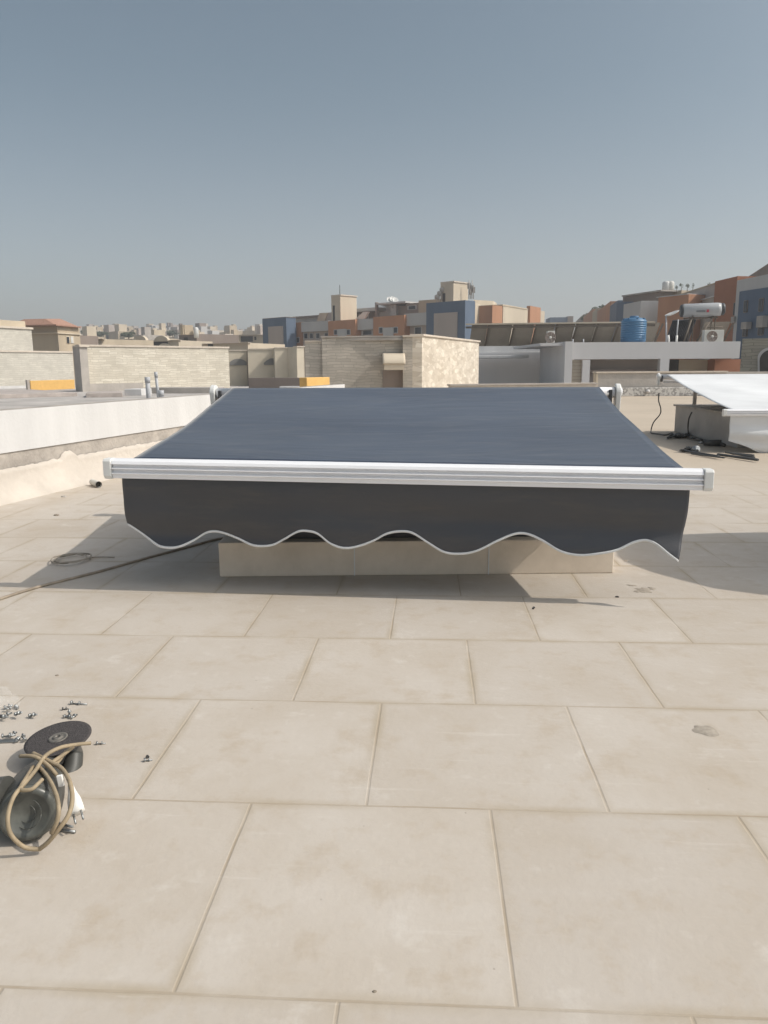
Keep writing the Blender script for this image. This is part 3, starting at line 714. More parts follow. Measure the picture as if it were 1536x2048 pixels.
def tangle(label, pts, n, spread, r, seed, mat='rubber'):
    rn = random.Random(seed); m_ = MB()
    for k in range(n):
        a, b = rn.uniform(0, .55), rn.uniform(.6, 1)
        path = []
        for j in range(7):
            s_ = (a+(b-a)*j/6)*(len(pts)-1); i = min(int(s_), len(pts)-2); x = pts[i][0]+(pts[i+1][0]-pts[i][0])*(s_-i); y = pts[i][1]+(pts[i+1][1]-pts[i][1])*(s_-i)
            q = G(x+rn.uniform(-2, 2), y+rn.uniform(-spread, spread), .012+.03*rn.random()); path.append(q)
        m_.tube(smooth_path(path, 4), r, 6)
    return tag(m_.build('tangled_cable', M[mat]), label, 'cable')
tangle('tangle of black cable on the roof beside the grey concrete curb', [(1336, 880), (1350, 877), (1365, 878), (1380, 877)], 12, 3.2, .012, 3)
tangle('black cable stretched along the foot of the grey concrete curb', [(1370, 879), (1395, 885), (1420, 890), (1436, 893)], 5, 1.2, .010, 4)
ob = thing('drill', 'small black power drill lying on the roof at the near end of the stretched cable', 'power tool', G(1428, 893)[:])
c_ = G(1428, 894, .05); MB().tube([c_+Vector((-.11, .05, 0)), c_+Vector((.10, -.02, 0))], [.04, .045], 12).build('drill_body', M['rubber'], ob)
MB().tube([c_+Vector((-.11, .05, 0)), c_+Vector((-.17, .07, 0))], [.02, .012], 10).build('chuck', M['steel'], ob)
MB().tube([c_+Vector((.07, -.01, 0)), c_+Vector((.12, -.10, -.025))], .024, 10).build('grip', M['rubber'], ob)
def rod(a, b, r, label, mat='darkbolt', z=.02):
    return tag(MB().tube([G(a[0], a[1], z), G(b[0], b[1], z+.01)], r, 8).build('rod', M[mat]), label, 'rod', 'rods and tools left in front of the white awning')
rod((1362, 908), (1440, 921), .014, 'longest dark rod of the row lying in front of the white awning')
rod((1384, 915), (1450, 924), .010, 'thin dark rod nearest the camera in front of the white awning')
rod((1437, 917), (1517, 929), .016, 'dark rod at the right end of the row in front of the white awning')
rod((1466, 916), (1509, 920), .014, 'short dark rod lying above the others at the right', )
rod((1452, 913), (1510, 924), .012, 'slanting dark rod crossing the others at the right')
tangle('heap of black tool straps left of the dark rods', [(1362, 907), (1378, 904), (1390, 907), (1402, 911)], 9, 3.0, .013, 8)
bx = G(1389, 908, .03); tag(MB().lathe(bx, (.3, -1, .3), [(.03, 0), (.05, .03), (.05, .07), (.03, .09)], 14).build('grinder_head', M['steel']), 'shiny round tool head among the black straps', 'tool head')

# ================================================================== far side: facades by column and row
class Facade:
    def __init__(s, pL, YL, pR, YR, row=680):
        a, b = P(pL, row, YL), P(pR, row, YR); s.o = Vector((a.x, a.y, 0)); u = Vector((b.x-a.x, b.y-a.y, 0)); s.u = u.normalized()
        n = Vector((s.u.y, -s.u.x, 0)); s.n = n if n.dot(-s.o) > 0 else -n
    def at(s, px, py, off=0):
        r = ray(px, py); o = s.o+s.n*off; k = (o-EYEP).dot(s.n)/r.dot(s.n); return EYEP+r*k
    def frame(s, xa, xb, ya, yb, off):
        row = (ya+yb)/2 if yb < 780 else ya+8
        a, b = s.at(xa, row, off), s.at(xb, row, off)
        c = (xa+xb)/2; zt = s.at(c, ya, off).z; zb = s.at(c, yb, off).z
        return a, b, zt, zb
    def box(s, m_, xa, xb, ya, yb, off=0, depth=1.0, zb=None):
        a, b, zt, z0 = s.frame(xa, xb, ya, yb, off)
        if zb is not None: z0 = zb
        a = Vector((a.x, a.y, z0)); b = Vector((b.x, b.y, z0))
        return m_.obox(a, b-a, -s.n*depth, (0, 0, zt-z0))
    def part(s, name, mat, parent, xa, xb, ya, yb, off=0, depth=1.0, zb=None, bevel=0):
        return s.box(MB(), xa, xb, ya, yb, off, depth, zb).build(name, M[mat], parent, bevel=bevel)
    def base(s, px, z=0): 
        p = s.at(px, 690); return (p.x, p.y, z)
    def window(s, parent, xa, xb, ya, yb, off=0.0, mat='window', frame='greyw'):
        w = s.part('window', frame, parent, xa, xb, ya, yb, off+.05, .10)
        ix = (xb-xa)*.12; iy = (yb-ya)*.1
        s.part('pane', mat, w, xa+ix, xb-ix, ya+iy, yb-iy, off+.06, .02)
        return w

ZB = -10
# ---- stone walls beyond the parapet
ang1 = math.atan2(*reversed((P(462, 690, 43.6)-P(163, 690, 37.5)).xy[:]))
M['stoneL'] = stone('split faced limestone', ang1, (.74, .69, .59), (.58, .53, .44), (.50, .45, .37), .6, .12)
f = Facade(163, 37.5, 462, 43.6)
t = thing('stone_wall', 'long cream split stone wall with pale coping behind the white parapet', 'wall', f.base(300), 'stone clad roof walls behind the parapets')
f.part('wall', 'stoneL', t, 163, 462, 688, 775, 0, .35, -.02); f.part('coping', 'copings', t, 162, 462.6, 685.5, 689, .06, .47)
f.part('plinth', 'concrete', t, 172, 290, 760, 775, .12, .12, -.02)
f2 = Facade(150, 37.4, 163.3, 37.0)
t = thing('stone_pillar', 'grey shaded end pillar at the left end of the long cream stone wall', 'pillar', f2.base(156))
f2.part('shaft', 'concrete', t, 149.5, 163.2, 686, 790, 0, .4, -.02); f2.part('pillar_cap', 'copings', t, 149, 163.2, 683.5, 686.4, .04, .5)
M['stoneF'] = stone('pale split stone', ang1, (.62, .59, .52), (.53, .50, .44), (.46, .43, .37), .6, .12)
f = Facade(-60, 43, 149, 49)
t = thing('stone_wall', 'pale stone wall at the far left behind the faded yellow block', 'wall', f.base(60), 'stone clad roof walls behind the parapets')
f.part('wall', 'stoneF', t, -60, 151, 695, 766, 0, .35, -.02); f.part('coping', 'copings', t, -61, 151, 692, 695.5, .06, .47)
tag(f.box(MB(), -60, 64, 763, 775, .9, .3, -.02).build('low_wall', M['white']), 'low white wall strip left of the faded yellow block', 'wall')
f3 = Facade(65, 39.5, 153, 43.0)
t = thing('yellow_block', 'faded yellow rendered block against the pale stone wall at far left', 'block', f3.base(110)); f3.part('block', 'yellow', t, 65, 153, 752, 773, 0, .12, -.02, bevel=.02)
f3.part('dark_edge', 'concrete', t, 58, 64.8, 751, 770, -.05, .1, -.02)
# roof clutter in front of the stone wall
for (pts, lab) in (([(40, 40), (0, 0)], None),):
    pass
def low(name, mat, x0, x1, y0, Y, d, lab, cat='ledge', YR=None):
    ff = Facade(x0, Y, x1, YR or Y); o = ff.box(MB(), x0, x1, y0, 790, 0, d, -.02).build(name, M[mat], bevel=.02); return tag(o, lab, cat)
M['pinkish'] = plain('pinkish dusty concrete', (.42, .37, .34), .9, .25, 2, .6, 6)
low('low_ledge', 'pinkish', 0, 158, 778, 29, 6.5, 'low pinkish concrete ledge below the faded yellow block', YR=31)
low('low_ledge', 'pinkish', 175, 248, 779, 29.5, 2.5, 'dusty low ledge below the stone pillar', YR=30)
low('rubble_ledge', 'white', 252, 286, 772, 31.5, 1.2, 'whitewashed broken ledge left of the grey vent pipes')
low('low_ledge', 'concrete', 292, 440, 770, 34, 1.0, 'grey low ledge behind the grey vent pipes')
def vent_pipe(px, ytop, ybot, Y, r, lean, lab, collar=True):
    a = P(px, ybot, Y); b = P(px+lean, ytop, Y)
    a.z = max(-.02, a.z-.25)
    t = thing('vent_pipe', lab, 'pipe', a[:], 'grey vent pipes behind the white parapet')
    MB().tube([a, b], r, 14).build('pipe', M['pvc'], t)
    d = (b-a).normalized()
    MB().tube([b-d*.12, b+d*.01], r*1.18, 14).build('pipe_collar', M['pvc'], t)
vent_pipe(300, 749, 788, 17.5, .052, -2, 'thick grey vent pipe, left of the three behind the white parapet')
vent_pipe(320, 739, 786, 17.8, .033, -5, 'tall thin leaning grey vent pipe behind the white parapet')
vent_pipe(325, 776, 787, 17.0, .055, 0, 'short stubby grey vent pipe behind the white parapet')

# ---- stepped house row walls between stone wall and stone cube
M['stoneM'] = plain('sand stone cladding', (.60, .53, .42), .85, .08, 1.2)
M['niche'] = plain('grey niche', (.22, .215, .205), .9, .1, 2)  # grey for the arched hood shadows painted on the row house walls
steps = [(462, 500, 696, 48), (500, 554, 694, 47.2), (554, 598, 692, 46.4), (598, 616, 690, 45.6)]
labs = ['first beige house wall right of the long stone wall, with a full arched niche', 'second beige house wall from the long stone wall, its arched niche cut by the edge',
        'third beige house wall from the long stone wall, niche only at its right edge', 'narrow last beige house wall touching the stone cube']
for k, (xa, xb, yt, Y) in enumerate(steps):
    f = Facade(xa, Y, xb, Y+.35)
    t = thing('row_house', labs[k], 'house', f.base((xa+xb)/2), 'stepped beige row house walls')
    f.part('wall', 'stoneM', t, xa, xb+.5, yt+1.5, 775, 0, 5, ZB); f.part('coping', 'copings', t, xa, xb+.5, yt, yt+2, .06, .5)
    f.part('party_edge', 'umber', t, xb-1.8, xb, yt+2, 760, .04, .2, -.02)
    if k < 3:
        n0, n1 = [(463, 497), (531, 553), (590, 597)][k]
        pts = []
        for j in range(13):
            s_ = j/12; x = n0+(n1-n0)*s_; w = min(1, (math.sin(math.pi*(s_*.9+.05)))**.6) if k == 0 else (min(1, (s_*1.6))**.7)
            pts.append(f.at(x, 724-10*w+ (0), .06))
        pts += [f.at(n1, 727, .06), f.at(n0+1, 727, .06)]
        MB().prism(pts, -f.n*.04).build('arched_niche', M['niche'], t)  # flat grey piece painting a hood's arched shadow on the wall
f = Facade(500, 37, 615, 36)
tag(f.box(MB(), 500, 616, 753, 780, 0, .3, -.02).build('low_wall', M['umber'], bevel=.01), 'low brown grey wall left of the bright yellow block', 'wall')
f = Facade(560, 33.5, 616, 33.5)
tag(f.box(MB(), 562, 616, 770.5, 790, 0, .5, -.02).build('low_wall', M['white'], bevel=.01), 'low white wall end just above the awning, left of the bright yellow block', 'wall')
f = Facade(617, 20.6, 663, 21.6)
tag(f.box(MB(), 617, 663, 753, 800, 0, .25, .0).build('yellow_block', M['yellow'], bevel=.02), 'bright yellow rendered block in front of the grey stone wall', 'block')

# ---- the stone clad stair room (cube)
ang2 = math.atan2(*reversed((P(962, 690, 31)-P(848, 690, 24.5)).xy[:]))
M['stoneC'] = stone('rough cream stone cladding', ang2, (.78, .71, .61), (.54, .47, .38), (.52, .45, .37), rub=True)
M['stoneG'] = stone('thin brown grey stone strips', 0.0, (.60, .545, .475), (.44, .40, .345), (.36, .33, .285), .5, .09)
t = thing('stone_stair_room', 'flat roofed stone clad stair room with bright right side behind the dark awning', 'stair room', P(780, 700, 26)[:2]+(0,))
fl = Facade(614, 24.3, 848, 24.6)
fr_ = Facade(848, 24.5, 962, 31)
fl.part('front_wall', 'stoneG', t, 648, 812, 674, 780, 0, .3, 0)
fl.part('side_wing', 'stoneG', t, 614, 648, 681.5, 780, -.08, .3, 0)
fl.part('corner_pier', 'stoneG', t, 810, 848.1, 674.5, 780, .235, .235, 0)
a = fl.at(848, 680, .22); b = fr_.at(962, 690)
fr2 = Facade(848, a.y, 962, 31)
sw = MB(); pA = fr2.at(848.2, 690, .01); pB = fr2.at(962, 700, .01)
zt = (fr2.at(848, 674, 0).z+fr2.at(962, 686, 0).z)/2
sw.obox((pA.x, pA.y, 0), Vector((pB.x-pA.x, pB.y-pA.y, 0)), -fl.u*.3, (0, 0, zt)); sw.build('bright_side_wall', M['stoneC'], t)
sw = MB().obox((pB.x, pB.y-.01, 0), -fl.u*3.5, (0, .3, 0), (0, 0, zt-.004)).build('rear_wall', M['stoneG'], t)
q1 = fl.at(650, 690, -.05); q2 = fl.at(846, 690, .2); MB().prism([(q1.x, q1.y, zt-.12), (q2.x, q2.y, zt-.12), (pB.x-.1, pB.y, zt-.12), (pB.x-4.4, pB.y+.2, zt-.12)], (0, 0, .08)).build('flat_roof', M['concrete'], t)
MB().obox((q1.x, q1.y, 0), (pB.x-4.4-q1.x, pB.y+.2-q1.y, 0), (.25, 0, 0), (0, 0, zt-.01)).build('left_wall', M['stoneG'], t)
cp_ = MB(); cp_.obox((pA.x, pA.y, zt), Vector((pB.x-pA.x, pB.y-pA.y, 0))*1.005, -fl.u*.42, (0, 0, .06)); cp_.v = [v+fr2.n*.05 for v in cp_.v]; cp_.build('side_coping', M['copings'], t)
fl.part('front_coping', 'concrete', t, 646, 811, 671, 674.2, .05, 1.0); fl.part('pier_coping', 'copings', t, 809.5, 848.5, 671, 674.6, .28, 1.0)
fl.part('wing_coping', 'copings', t, 613.5, 648, 679.4, 681.6, -.03, .9)
# hooded recess: quarter-barrel hood left of the pier
hd = MB()
def hoodf(u, v):
    x0 = 768+ (812-768)*u; a_ = v*math.pi/2
    p = fl.at(x0, 729, .0); z0 = fl.at(790, 729, 0).z; zt_ = fl.at(790, 708.5, 0).z
    k = (zt_-z0)
    return Vector((p.x, p.y, z0+k*math.sin(a_))) + fl.n*(.02+.75*math.cos(a_))
hd.grid(hoodf, 10, 12)
hd.build('hood', M['beige'], t, solid=.06)
hp = [fl.at(768.5, 729, 0), ]
side = [fl.at(768.5, 729, .0)] + [hoodf(0, k/10) for k in range(11)]
MB().prism(side, fl.u*.06).build('hood_cheek', M['concrete'], t)
fl.part('hood_fascia', 'beige', t, 772, 812, 728, 740, .78, .10)
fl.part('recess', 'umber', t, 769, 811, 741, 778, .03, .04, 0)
# low beige parapet behind the dark awning, right of the cube
f = Facade(905, 24.0, 1198, 25.5)
t = thing('low_parapet', 'low beige parapet with pale chipped coping peeping over the dark awning', 'wall', f.base(1050, 0))
f.part('wall', 'cream', t, 905, 1198, 773, 800, 0, .25, -.005); f.part('coping', 'concrete', t, 904, 1199, 770.5, 773.4, .04, .33)

# ---- rear roof edge wall on the right, with broken mosaic strip at its foot
f = Facade(1197, 28.3, 1640, 29.5)
t = thing('roof_edge_wall', 'brown grey low wall with bright ledge at the back right of the roof', 'wall', f.base(1300, 0))
f.part('wall', 'concrete', t, 1198, 1640, 752, 800, 0, .3, -.005); f.part('coping', 'copings', t, 1196, 1460, 749.5, 752.5, .05, .4)
f.part('wall_end', 'beige', t, 1196, 1199.5, 752.6, 790, .03, .3, -.005)
def mosaic():
    m, nt, b = new_mat('broken tile rubble'); tc = N(nt, 'ShaderNodeTexCoord')
    v = N(nt, 'ShaderNodeTexVoronoi', Scale=16.0); nt.links.new(tc.outputs['Object'], v.inputs['Vector'])
    sp = N(nt, 'ShaderNodeSeparateColor'); nt.links.new(v.outputs['Color'], sp.inputs[0])
    c = mix(nt, ramp(nt, sp.outputs[0], [(.35, 0), (.75, 1)]), (.56, .54, .51), (.27, .255, .24))
    nt.links.new(c, b.inputs['Base Color']); return m
M['mosaic'] = mosaic()
m_ = MB(); rn = random.Random(3)
f.box(m_, 1203, 1560, 782, 800, .25, .2, -.005)
tag(m_.build('mosaic_curb', M['mosaic'], bevel=.02), 'speckled curb of broken white tiles at the foot of the back wall', 'curb')
tag(stain(1296, 783, 1, 1, '', 0).build('_x', M['dirt'])) if False else None
c_ = f.at(1299, 786, .32); tag(MB().lathe((c_.x, c_.y, c_.z-.1), (0, 0, 1), [(.07, 0), (.08, .05), (.05, .10), (.0, .11)], 10).build('white_bundle', M['white']), 'small white bundle on the speckled curb of broken tiles', 'bundle')

# ---- white flat roofed house on the right
M['wrender'] = plain('whitish grey render', (.56, .55, .55), .85, .06, .5, streak=True)
f = Facade(1133, 33, 1484, 33.6)
t = thing('white_house', 'low whitish flat roofed house under the blue water tank', 'house', f.base(1250, 0))
a, b, zt, z0 = f.frame(1133, 1484, 690.5, 775, 0)
# front wall built round its door and long opening
f.part('wall', 'wrender', t, 1133, 1484, 690.5, 724.5, 0, .3)
f.part('pier', 'wrender', t, 1133, 1147, 724.6, 775, 0, .3, ZB); f.part('pier', 'wrender', t, 1168, 1183, 724.6, 775, 0, .3, ZB)
f.part('pier', 'wrender', t, 1323, 1341, 724.6, 775, 0, .3, ZB)
f.part('reveal', 'mauve', t, 1183, 1323, 724.6, 775, -1.0, .2, ZB); f.part('beam', 'umber', t, 1183, 1323, 745, 752, -.6, .3)
f.part('recess_wall', 'tan', t, 1360, 1432, 727, 775, -1.2, .2, ZB); f.part('opening', 'shade', t, 1341, 1360, 726, 775, -1.1, .2, ZB); f.part('brown_panel', 'rust', t, 1432, 1484, 727, 775, -.5, .7, ZB)
f.part('roof', 'wrender', t, 1085, 1484, 691.5, 697, -.31, 6.0)
dr = f.part('door', 'shutter', t, 1147, 1168, 724.8, 775, -.12, .1, 0)
for k in range(6):
    y = 729+k*7; f.part('louvre', 'umber', dr, 1148.5, 1166.5, y, y+.8, -.105, .02)
fs_ = Facade(1085, 38.0, 1133, 33.0); fs_.part('side_wall', 'wrender', t, 1083, 1133, 691, 775, 0, .3, ZB)
fw = Facade(955, 38.4, 1088, 38.4)
fw.part('terrace_wall', 'wrender', t, 955, 1088, 708, 775, -1.4, .3, ZB)
fw.part('parapet', 'white', t, 955, 1088, 695, 709, -1.5, .3)
fw.part('balcony_slab', 'white', t, 955, 1062, 713.5, 719, 1.0, 2.2, bevel=.02)
# arched stone wall at the far right
M['stoneR'] = stone('dull green grey stone', 0.0, (.34, .32, .26), (.27, .25, .21), (.2, .19, .16), .5, .12)
f = Facade(1485, 32, 1600, 31.2)
t = thing('arched_stone_house', 'grey green stone wall with arched opening at the right edge, right of the white house', 'house', f.base(1510, 0))
f.part('wall', 'stoneR', t, 1485, 1600, 686, 775, 0, .3, ZB)
def archpoly(xa, xb, yt, ybm, off):
    pts = [f.at(xa, ybm, off)]
    for j in range(15):
        aa = math.pi*(1-j/14); cx = (xa+xb)/2; rx = (xb-xa)/2; pts.append(f.at(cx+rx*math.cos(aa), yt+22-22*math.sin(aa), off))
    pts.append(f.at(xb, ybm, off)); return pts
MB().prism(archpoly(1519, 1575, 704, 775, .06), -f.n*.05).build('arch_surround', M['greyw'], t)
MB().prism(archpoly(1523, 1571, 709, 775, .09), -f.n*.04).build('arch_opening', M['shade'], t)

# ---- rack of tilted panels on the white house roof
f = Facade(935, 41, 1460, 38.5)
t = thing('panel_rack', 'long rack of tilted beige panels on brown struts behind the blue water tank', 'panel rack', f.base(1150, 1.5))
zt = f.at(1150, 652).z; zb_ = f.at(1150, 691).z
xs = [936, 968, 1018, 1062, 1103, 1143, 1184, 1225, 1268, 1312, 1356, 1400, 1452]
for k in range(len(xs)-1):
    a = f.at(xs[k]+.6, 670); b = f.at(xs[k+1]-.6, 670); 
    if 1300 <= xs[k] < 1372: continue
    z0 = zb_-.25; H_ = f.at((xs[k]+xs[k+1])/2, 652).z-z0
    a = Vector((a.x, a.y, z0)); b = Vector((b.x, b.y, z0))
    lean = f.u*.30; back = -f.n*0
    pb = MB(); pb.obox(a-f.n*.9, b-a, -f.n*.05, Vector((0, 0, H_))+f.n*.9+lean); pb.build('tilted_panel', M['panel'], t)
    rb_ = MB(); rb_.obox(b-f.n*.86, f.u*.10, f.n*.05, Vector((0, 0, H_-.05))+f.n*.95+lean*1.2); rb_.build('strut', M['panelrib'], t)
a = f.at(936, 652, .12); b = f.at(1315, 652, .12)
MB().obox((a.x, a.y, a.z), Vector((b.x-a.x, b.y-a.y, b.z-a.z)), -f.n*.2, (0, 0, .07)).build('top_rail', M['beige'], t)
a = f.at(936, 655, .1); b = f.at(1315, 655, .1)
MB().obox((a.x, a.y, a.z), Vector((b.x-a.x, b.y-a.y, b.z-a.z)), -f.n*.05, (0, 0, -.10)).build('lower_rail', M['panelrib'], t)

# ---- blue water tank
c_ = P(1270, 689, 35.2); r_ = 23.5/1530*35.6; zt = P(1270, 641, 35.2).z-c_.z
t = thing('water_tank', 'ribbed blue plastic water tank on the white house roof', 'water tank', c_[:])
pr = [(r_*.96, -.3)]
n_ = 9; z_ = -.2
for k in range(n_):
    za = zt*.86*k/n_; zc = zt*.86*(k+1)/n_; pr += [(r_*.955, za+.01), (r_, za+.03), (r_, zc-.03), (r_*.955, zc-.01)]
pr += [(r_*.93, zt*.88), (r_*.72, zt*.96), (r_*.36, zt*.985), (r_*.34, zt*1.0)]
body = MB().lathe(c_, (0, 0, 1), pr, 40).build('tank_body', M['tankblue'], t)
MB().lathe(c_+Vector((0, 0, zt)), (0, 0, 1), [(r_*.36, -.01), (r_*.36, .035), (r_*.3, .06), (0, .065)], 20).build('lid', M['tankblue'], t)
for k in range(8):
    a_ = 2*math.pi*k/8; d = Vector((math.cos(a_), math.sin(a_), 0)); MB().obox(c_+d*r_*.5+Vector((0, 0, zt*.9)), d*r_*.4, Vector((-d.y, d.x, 0))*.06, (0, 0, zt*.055)).build('lid_rib', M['tankblue'], t)

# ---- solar water heater
Y_ = 35.5; a = P(1370, 629, Y_); b = P(1446, 627, Y_-.2); r_ = 12.5/1530*Y_
t = thing('solar_water_heater', 'solar water heater with white cylinder on an angle iron frame', 'solar heater', P(1408, 690, Y_)[:])
d = (b-a).normalized()
MB().lathe(a, d, [(r_*.9, 0), (r_, .05), (r_, (b-a).length-.15), (r_*.93, (b-a).length)], 28).build('cylinder', M['tanksteel'], t)
MB().lathe(a-d*.10, d, [(r_*.75, 0), (r_*.93, .03), (r_*.93, .14)], 28).build('end_cover', M['tankend'], t)
MB().lathe(b+d*.16, -d, [(r_*.75, 0), (r_*.9, .03), (r_*.9, .18)], 28).build('end_cover', M['tankend'], t)
# lettering strip blocks on the cylinder
ff = Facade(1370, Y_-r_-.01, 1446, Y_-r_-.2)
for k in range(7): ff.part('letter', 'logogrey', t, 1398+k*2.6, 1400+k*2.6, 628.5, 632, .02, .03)
ff.part('letter', 'logored', t, 1418.5, 1423, 627, 632.5, .02, .03)
fz = P(1400, 690, Y_).z-.15
def bar3(m_, p, q, r=.03): m_.tube([p, q], r, 6)
fm = MB()
for px in (1384, 1392, 1428, 1436):
    q = P(px, 640, Y_); bar3(fm, q, (q.x, q.y, fz), .028)
bar3(fm, P(1372, 645, Y_-.2), P(1440, 643, Y_-.2), .04)
bar3(fm, P(1432, 640, Y_-.2), P(1398, 690, Y_-1.0), .04); bar3(fm, P(1390, 640, Y_-.2), P(1372, 690, Y_-1.0), .04)
bar3(fm, P(1412, 664, Y_-.4), P(1450, 662, Y_-.4), .03)
fm.build('frame', M['panelrib'], t)
ta, tb = P(1352, 648, Y_+.3), P(1396, 646, Y_+.3); tl = P(1334, 694, Y_+1.0)
pb = MB()
for k in range(14):
    s_ = k/13; top_ = ta.lerp(tb, s_); bot = Vector((tl.x+(tb-ta).length*s_*1.0, tl.y, fz)); pb.tube([top_, bot], .045, 8)
pb.build('collector_tubes', M['collector'], t)

# ---- satellite dish and posts
c_ = P(1349, 634, 34.5); t = thing('satellite_dish', 'small edge on white satellite dish on a thin post beside the solar heater', 'satellite dish', P(1338, 690, 34.5)[:])
dn = Vector((.35, .1, 1)).normalized() 
dn = Vector((-.38, -.1, .92)).normalized()
MB().lathe(c_-dn*.06, dn, [(.02, 0), (.16, .015), (.27, .05), (.31, .08), (.29, .082), (.14, .03), (0, .015)], 26).build('dish', M['dish'], t)
q = P(1337, 638, 34.5); MB().tube([q, P(1337, 694, 34.5)], .035, 8).tube([q, c_-dn*.05], .02, 6).build('mast', M['pvc'], t)
for k, (px, yt, lean, lab) in enumerate([(1342, 677, -1, 'short white vent pipe left of the leaning pipe on the white house roof'), (1357, 678, 1, 'short white vent pipe right of the leaning pipe on the white house roof'), (1357, 646, 4, 'tall thin leaning grey pipe on the white house roof'), (1150, 683, 0, 'left one of two small pipe stubs on the white house roof'), (1171, 683, 0, 'right one of two small pipe stubs on the white house roof')]):
    a = P(px-lean*.2, 696, 34.0); b = P(px+lean, yt, 34.0); tag(MB().tube([a, b], .045 if k < 2 else .03, 8).build('vent_pipe', M['plug' if k < 2 else 'pvc']), lab, 'pipe', 'pipes on the white house roof')

# ---- outdoor air conditioner units
def ac_unit(px0, px1, py0, py1, Y, lab, fan=True):
    ff = Facade(px0, Y, px1, Y); t = thing('air_conditioner', lab, 'air conditioner', ff.at((px0+px1)/2, py1)[:], 'outdoor air conditioner units')
    ff.part('casing', 'acwhite', t, px0, px1, py0, py1, 0, .32, bevel=.015)
    if fan:
        w = px1-px0; cx = px0+w*.40; cy = (py0+py1)/2+1; c = ff.at(cx, cy, .0); r = (py1-py0)*.42/1530*Y*1.02
        g = MB().lathe(c, ff.n, [(r, 0), (r, .012), (r*.9, .014), (r*.9, .006), (0, .006)], 24).build('fan_grille', M['umber'], t)
        MB().lathe(c+ff.n*.01, ff.n, [(r*.25, 0), (r*.25, .014), (0, .018)], 14).build('fan_hub', M['acwhite'], g)
        for k in range(5): 
            aa = 2*math.pi*k/5; dd = ff.u*math.cos(aa)+Vector((0, 0, math.sin(aa))); MB().tube([c+ff.n*.014+dd*r*.2, c+ff.n*.014+dd*r*.88], .008, 5).build('fan_blade', M['concrete'], g)
    ff.part('foot', 'darkmetal', t, px0+2, px0+4, py1, py1+3, .0, .3); ff.part('foot', 'darkmetal', t, px1-4, px1-2, py1, py1+3, .0, .3)
    return t
ac_unit(1413, 1452, 668, 692, 34.0, 'outdoor air conditioner under the solar water heater')
ac_unit(1099, 1114, 666, 690, 35.5, 'small outdoor air conditioner in front of the left part of the panel rack')

# ---- colourful apartment row in the centre distance
FC = Facade(607, 105, 855, 91)
def apt(name, lab, cat, px): return thing(name, lab, cat, FC.base(px, ZB), 'coloured blocks of the apartment row')
def fpart(*a, **k): return FC.part(*a, **k)
t = apt('blue_framed_block', 'blue framed block with beige inset at the left end of the apartment row', 'building', 560)
fpart('wall', 'blue', t, 530, 577.5, 633.5, 700, 1.6, 1.7, ZB); fpart('inset', 'mauve', t, 541, 570, 650, 700, 1.72, .12, ZB)
fpart('roof_trim', 'umber', t, 530, 577.5, 632.6, 633.5, 1.62, 1.7)
t = apt('orange_wing', 'small orange wing behind the left blue framed block', 'building', 600)
fpart('wall', 'orange', t, 586, 608, 643, 700, -.4, 4, ZB); FC.window(t, 597, 603, 672, 684, -.4)
t = apt('grey_wing', 'pale grey balcony block between the left blue frame and the first orange block', 'building', 630)
fpart('wall', 'mauve', t, 607, 661, 661, 700, -.6, 6, ZB); fpart('parapet', 'greyw', t, 607, 661, 641.5, 661, 0, 2)
for xa in (612, 623, 636, 653): FC.window(t, xa, xa+8, 664, 676, -.6)
for kk, (xa, xb, ya, wins, lab) in enumerate([(661, 715, 639.5, [(672, 679), (697, 705)], 'left orange block of the apartment row'), (751, 813, 632, [(762, 770), (791, 800)], 'right orange block of the apartment row')]):
    t = apt('orange_block', lab, 'building', (xa+xb)/2)
    fpart('wall', 'orange', t, xa, xb, ya, 700, .5, 7, ZB); c0, c1 = wins[0][1], wins[1][0]
    fpart('grey_panel', 'greyw', t, c0+.5, c1-.5, wins[0][0]*0+657+(-2 if kk else 0), 700, .6, .15, ZB)
    for (wa, wb) in wins: FC.window(t, wa, wb, 658-(0 if kk == 0 else 4), 669-(0 if kk == 0 else 2), .5)
t = apt('white_block', 'pale block with bright sloping canopy between the two orange blocks', 'building', 733)
fpart('parapet', 'greyw', t, 715, 751, 637.5, 659, .1, 3); fpart('wall', 'mauve', t, 715, 751, 659, 700, -.5, 5, ZB); FC.window(t, 728, 750, 660, 670, -.5)
t = apt('white_block', 'pale block between the right orange block and the large blue frame', 'building', 833)
fpart('parapet', 'greyw', t, 813, 857, 627, 652, .1, 3); fpart('wall', 'mauve', t, 813, 857, 652, 700, -.5, 5, ZB); FC.window(t, 833, 848, 654, 671, -.5)
t = apt('blue_framed_block', 'large blue framed block with beige inset beside the stone stair room', 'building', 895)
fpart('wall', 'blue', t, 857, 934.5, 605, 700, 1.3, 1.8, ZB); fpart('inset', 'mauve', t, 872, 918, 627, 700, 1.42, .12, ZB)
fpart('side_cap', 'beige', t, 935, 948, 658, 663, .0, 1.4)
# upper set back storey
t = apt('rear_storey', 'long grey set back top storey with flat roof slab behind the apartment row', 'building', 700)
FB = Facade(560, 118, 890, 99)
def bpart(*a, **k): return FB.part(*a, **k)
bpart('wall', 'greyw', t, 592, 645, 632, 650, 0, 5, ZB); bpart('roof_slab', 'umber', t, 590, 672, 629, 632, .6, 6)
bpart('wall', 'umber', t, 672, 756, 624, 650, -.8, 5, ZB); bpart('roof_slab', 'greyw', t, 670, 757, 617, 623.5, .8, 7)
for xa, xb in ((675, 700), (704, 712), (722, 742)): FB.window(t, xa, xb, 627, 638, -.8)
t = apt('sloped_gable', 'pink beige sloped gable wall above the pale left block', 'building', 645)
pts = [FB.at(636, 645, 2), FB.at(644, 624.5, 2), FB.at(660, 624, 2), FB.at(652, 645, 2)]; MB().prism(pts, -FB.n*1.5).build('gable', M['beige'], t)
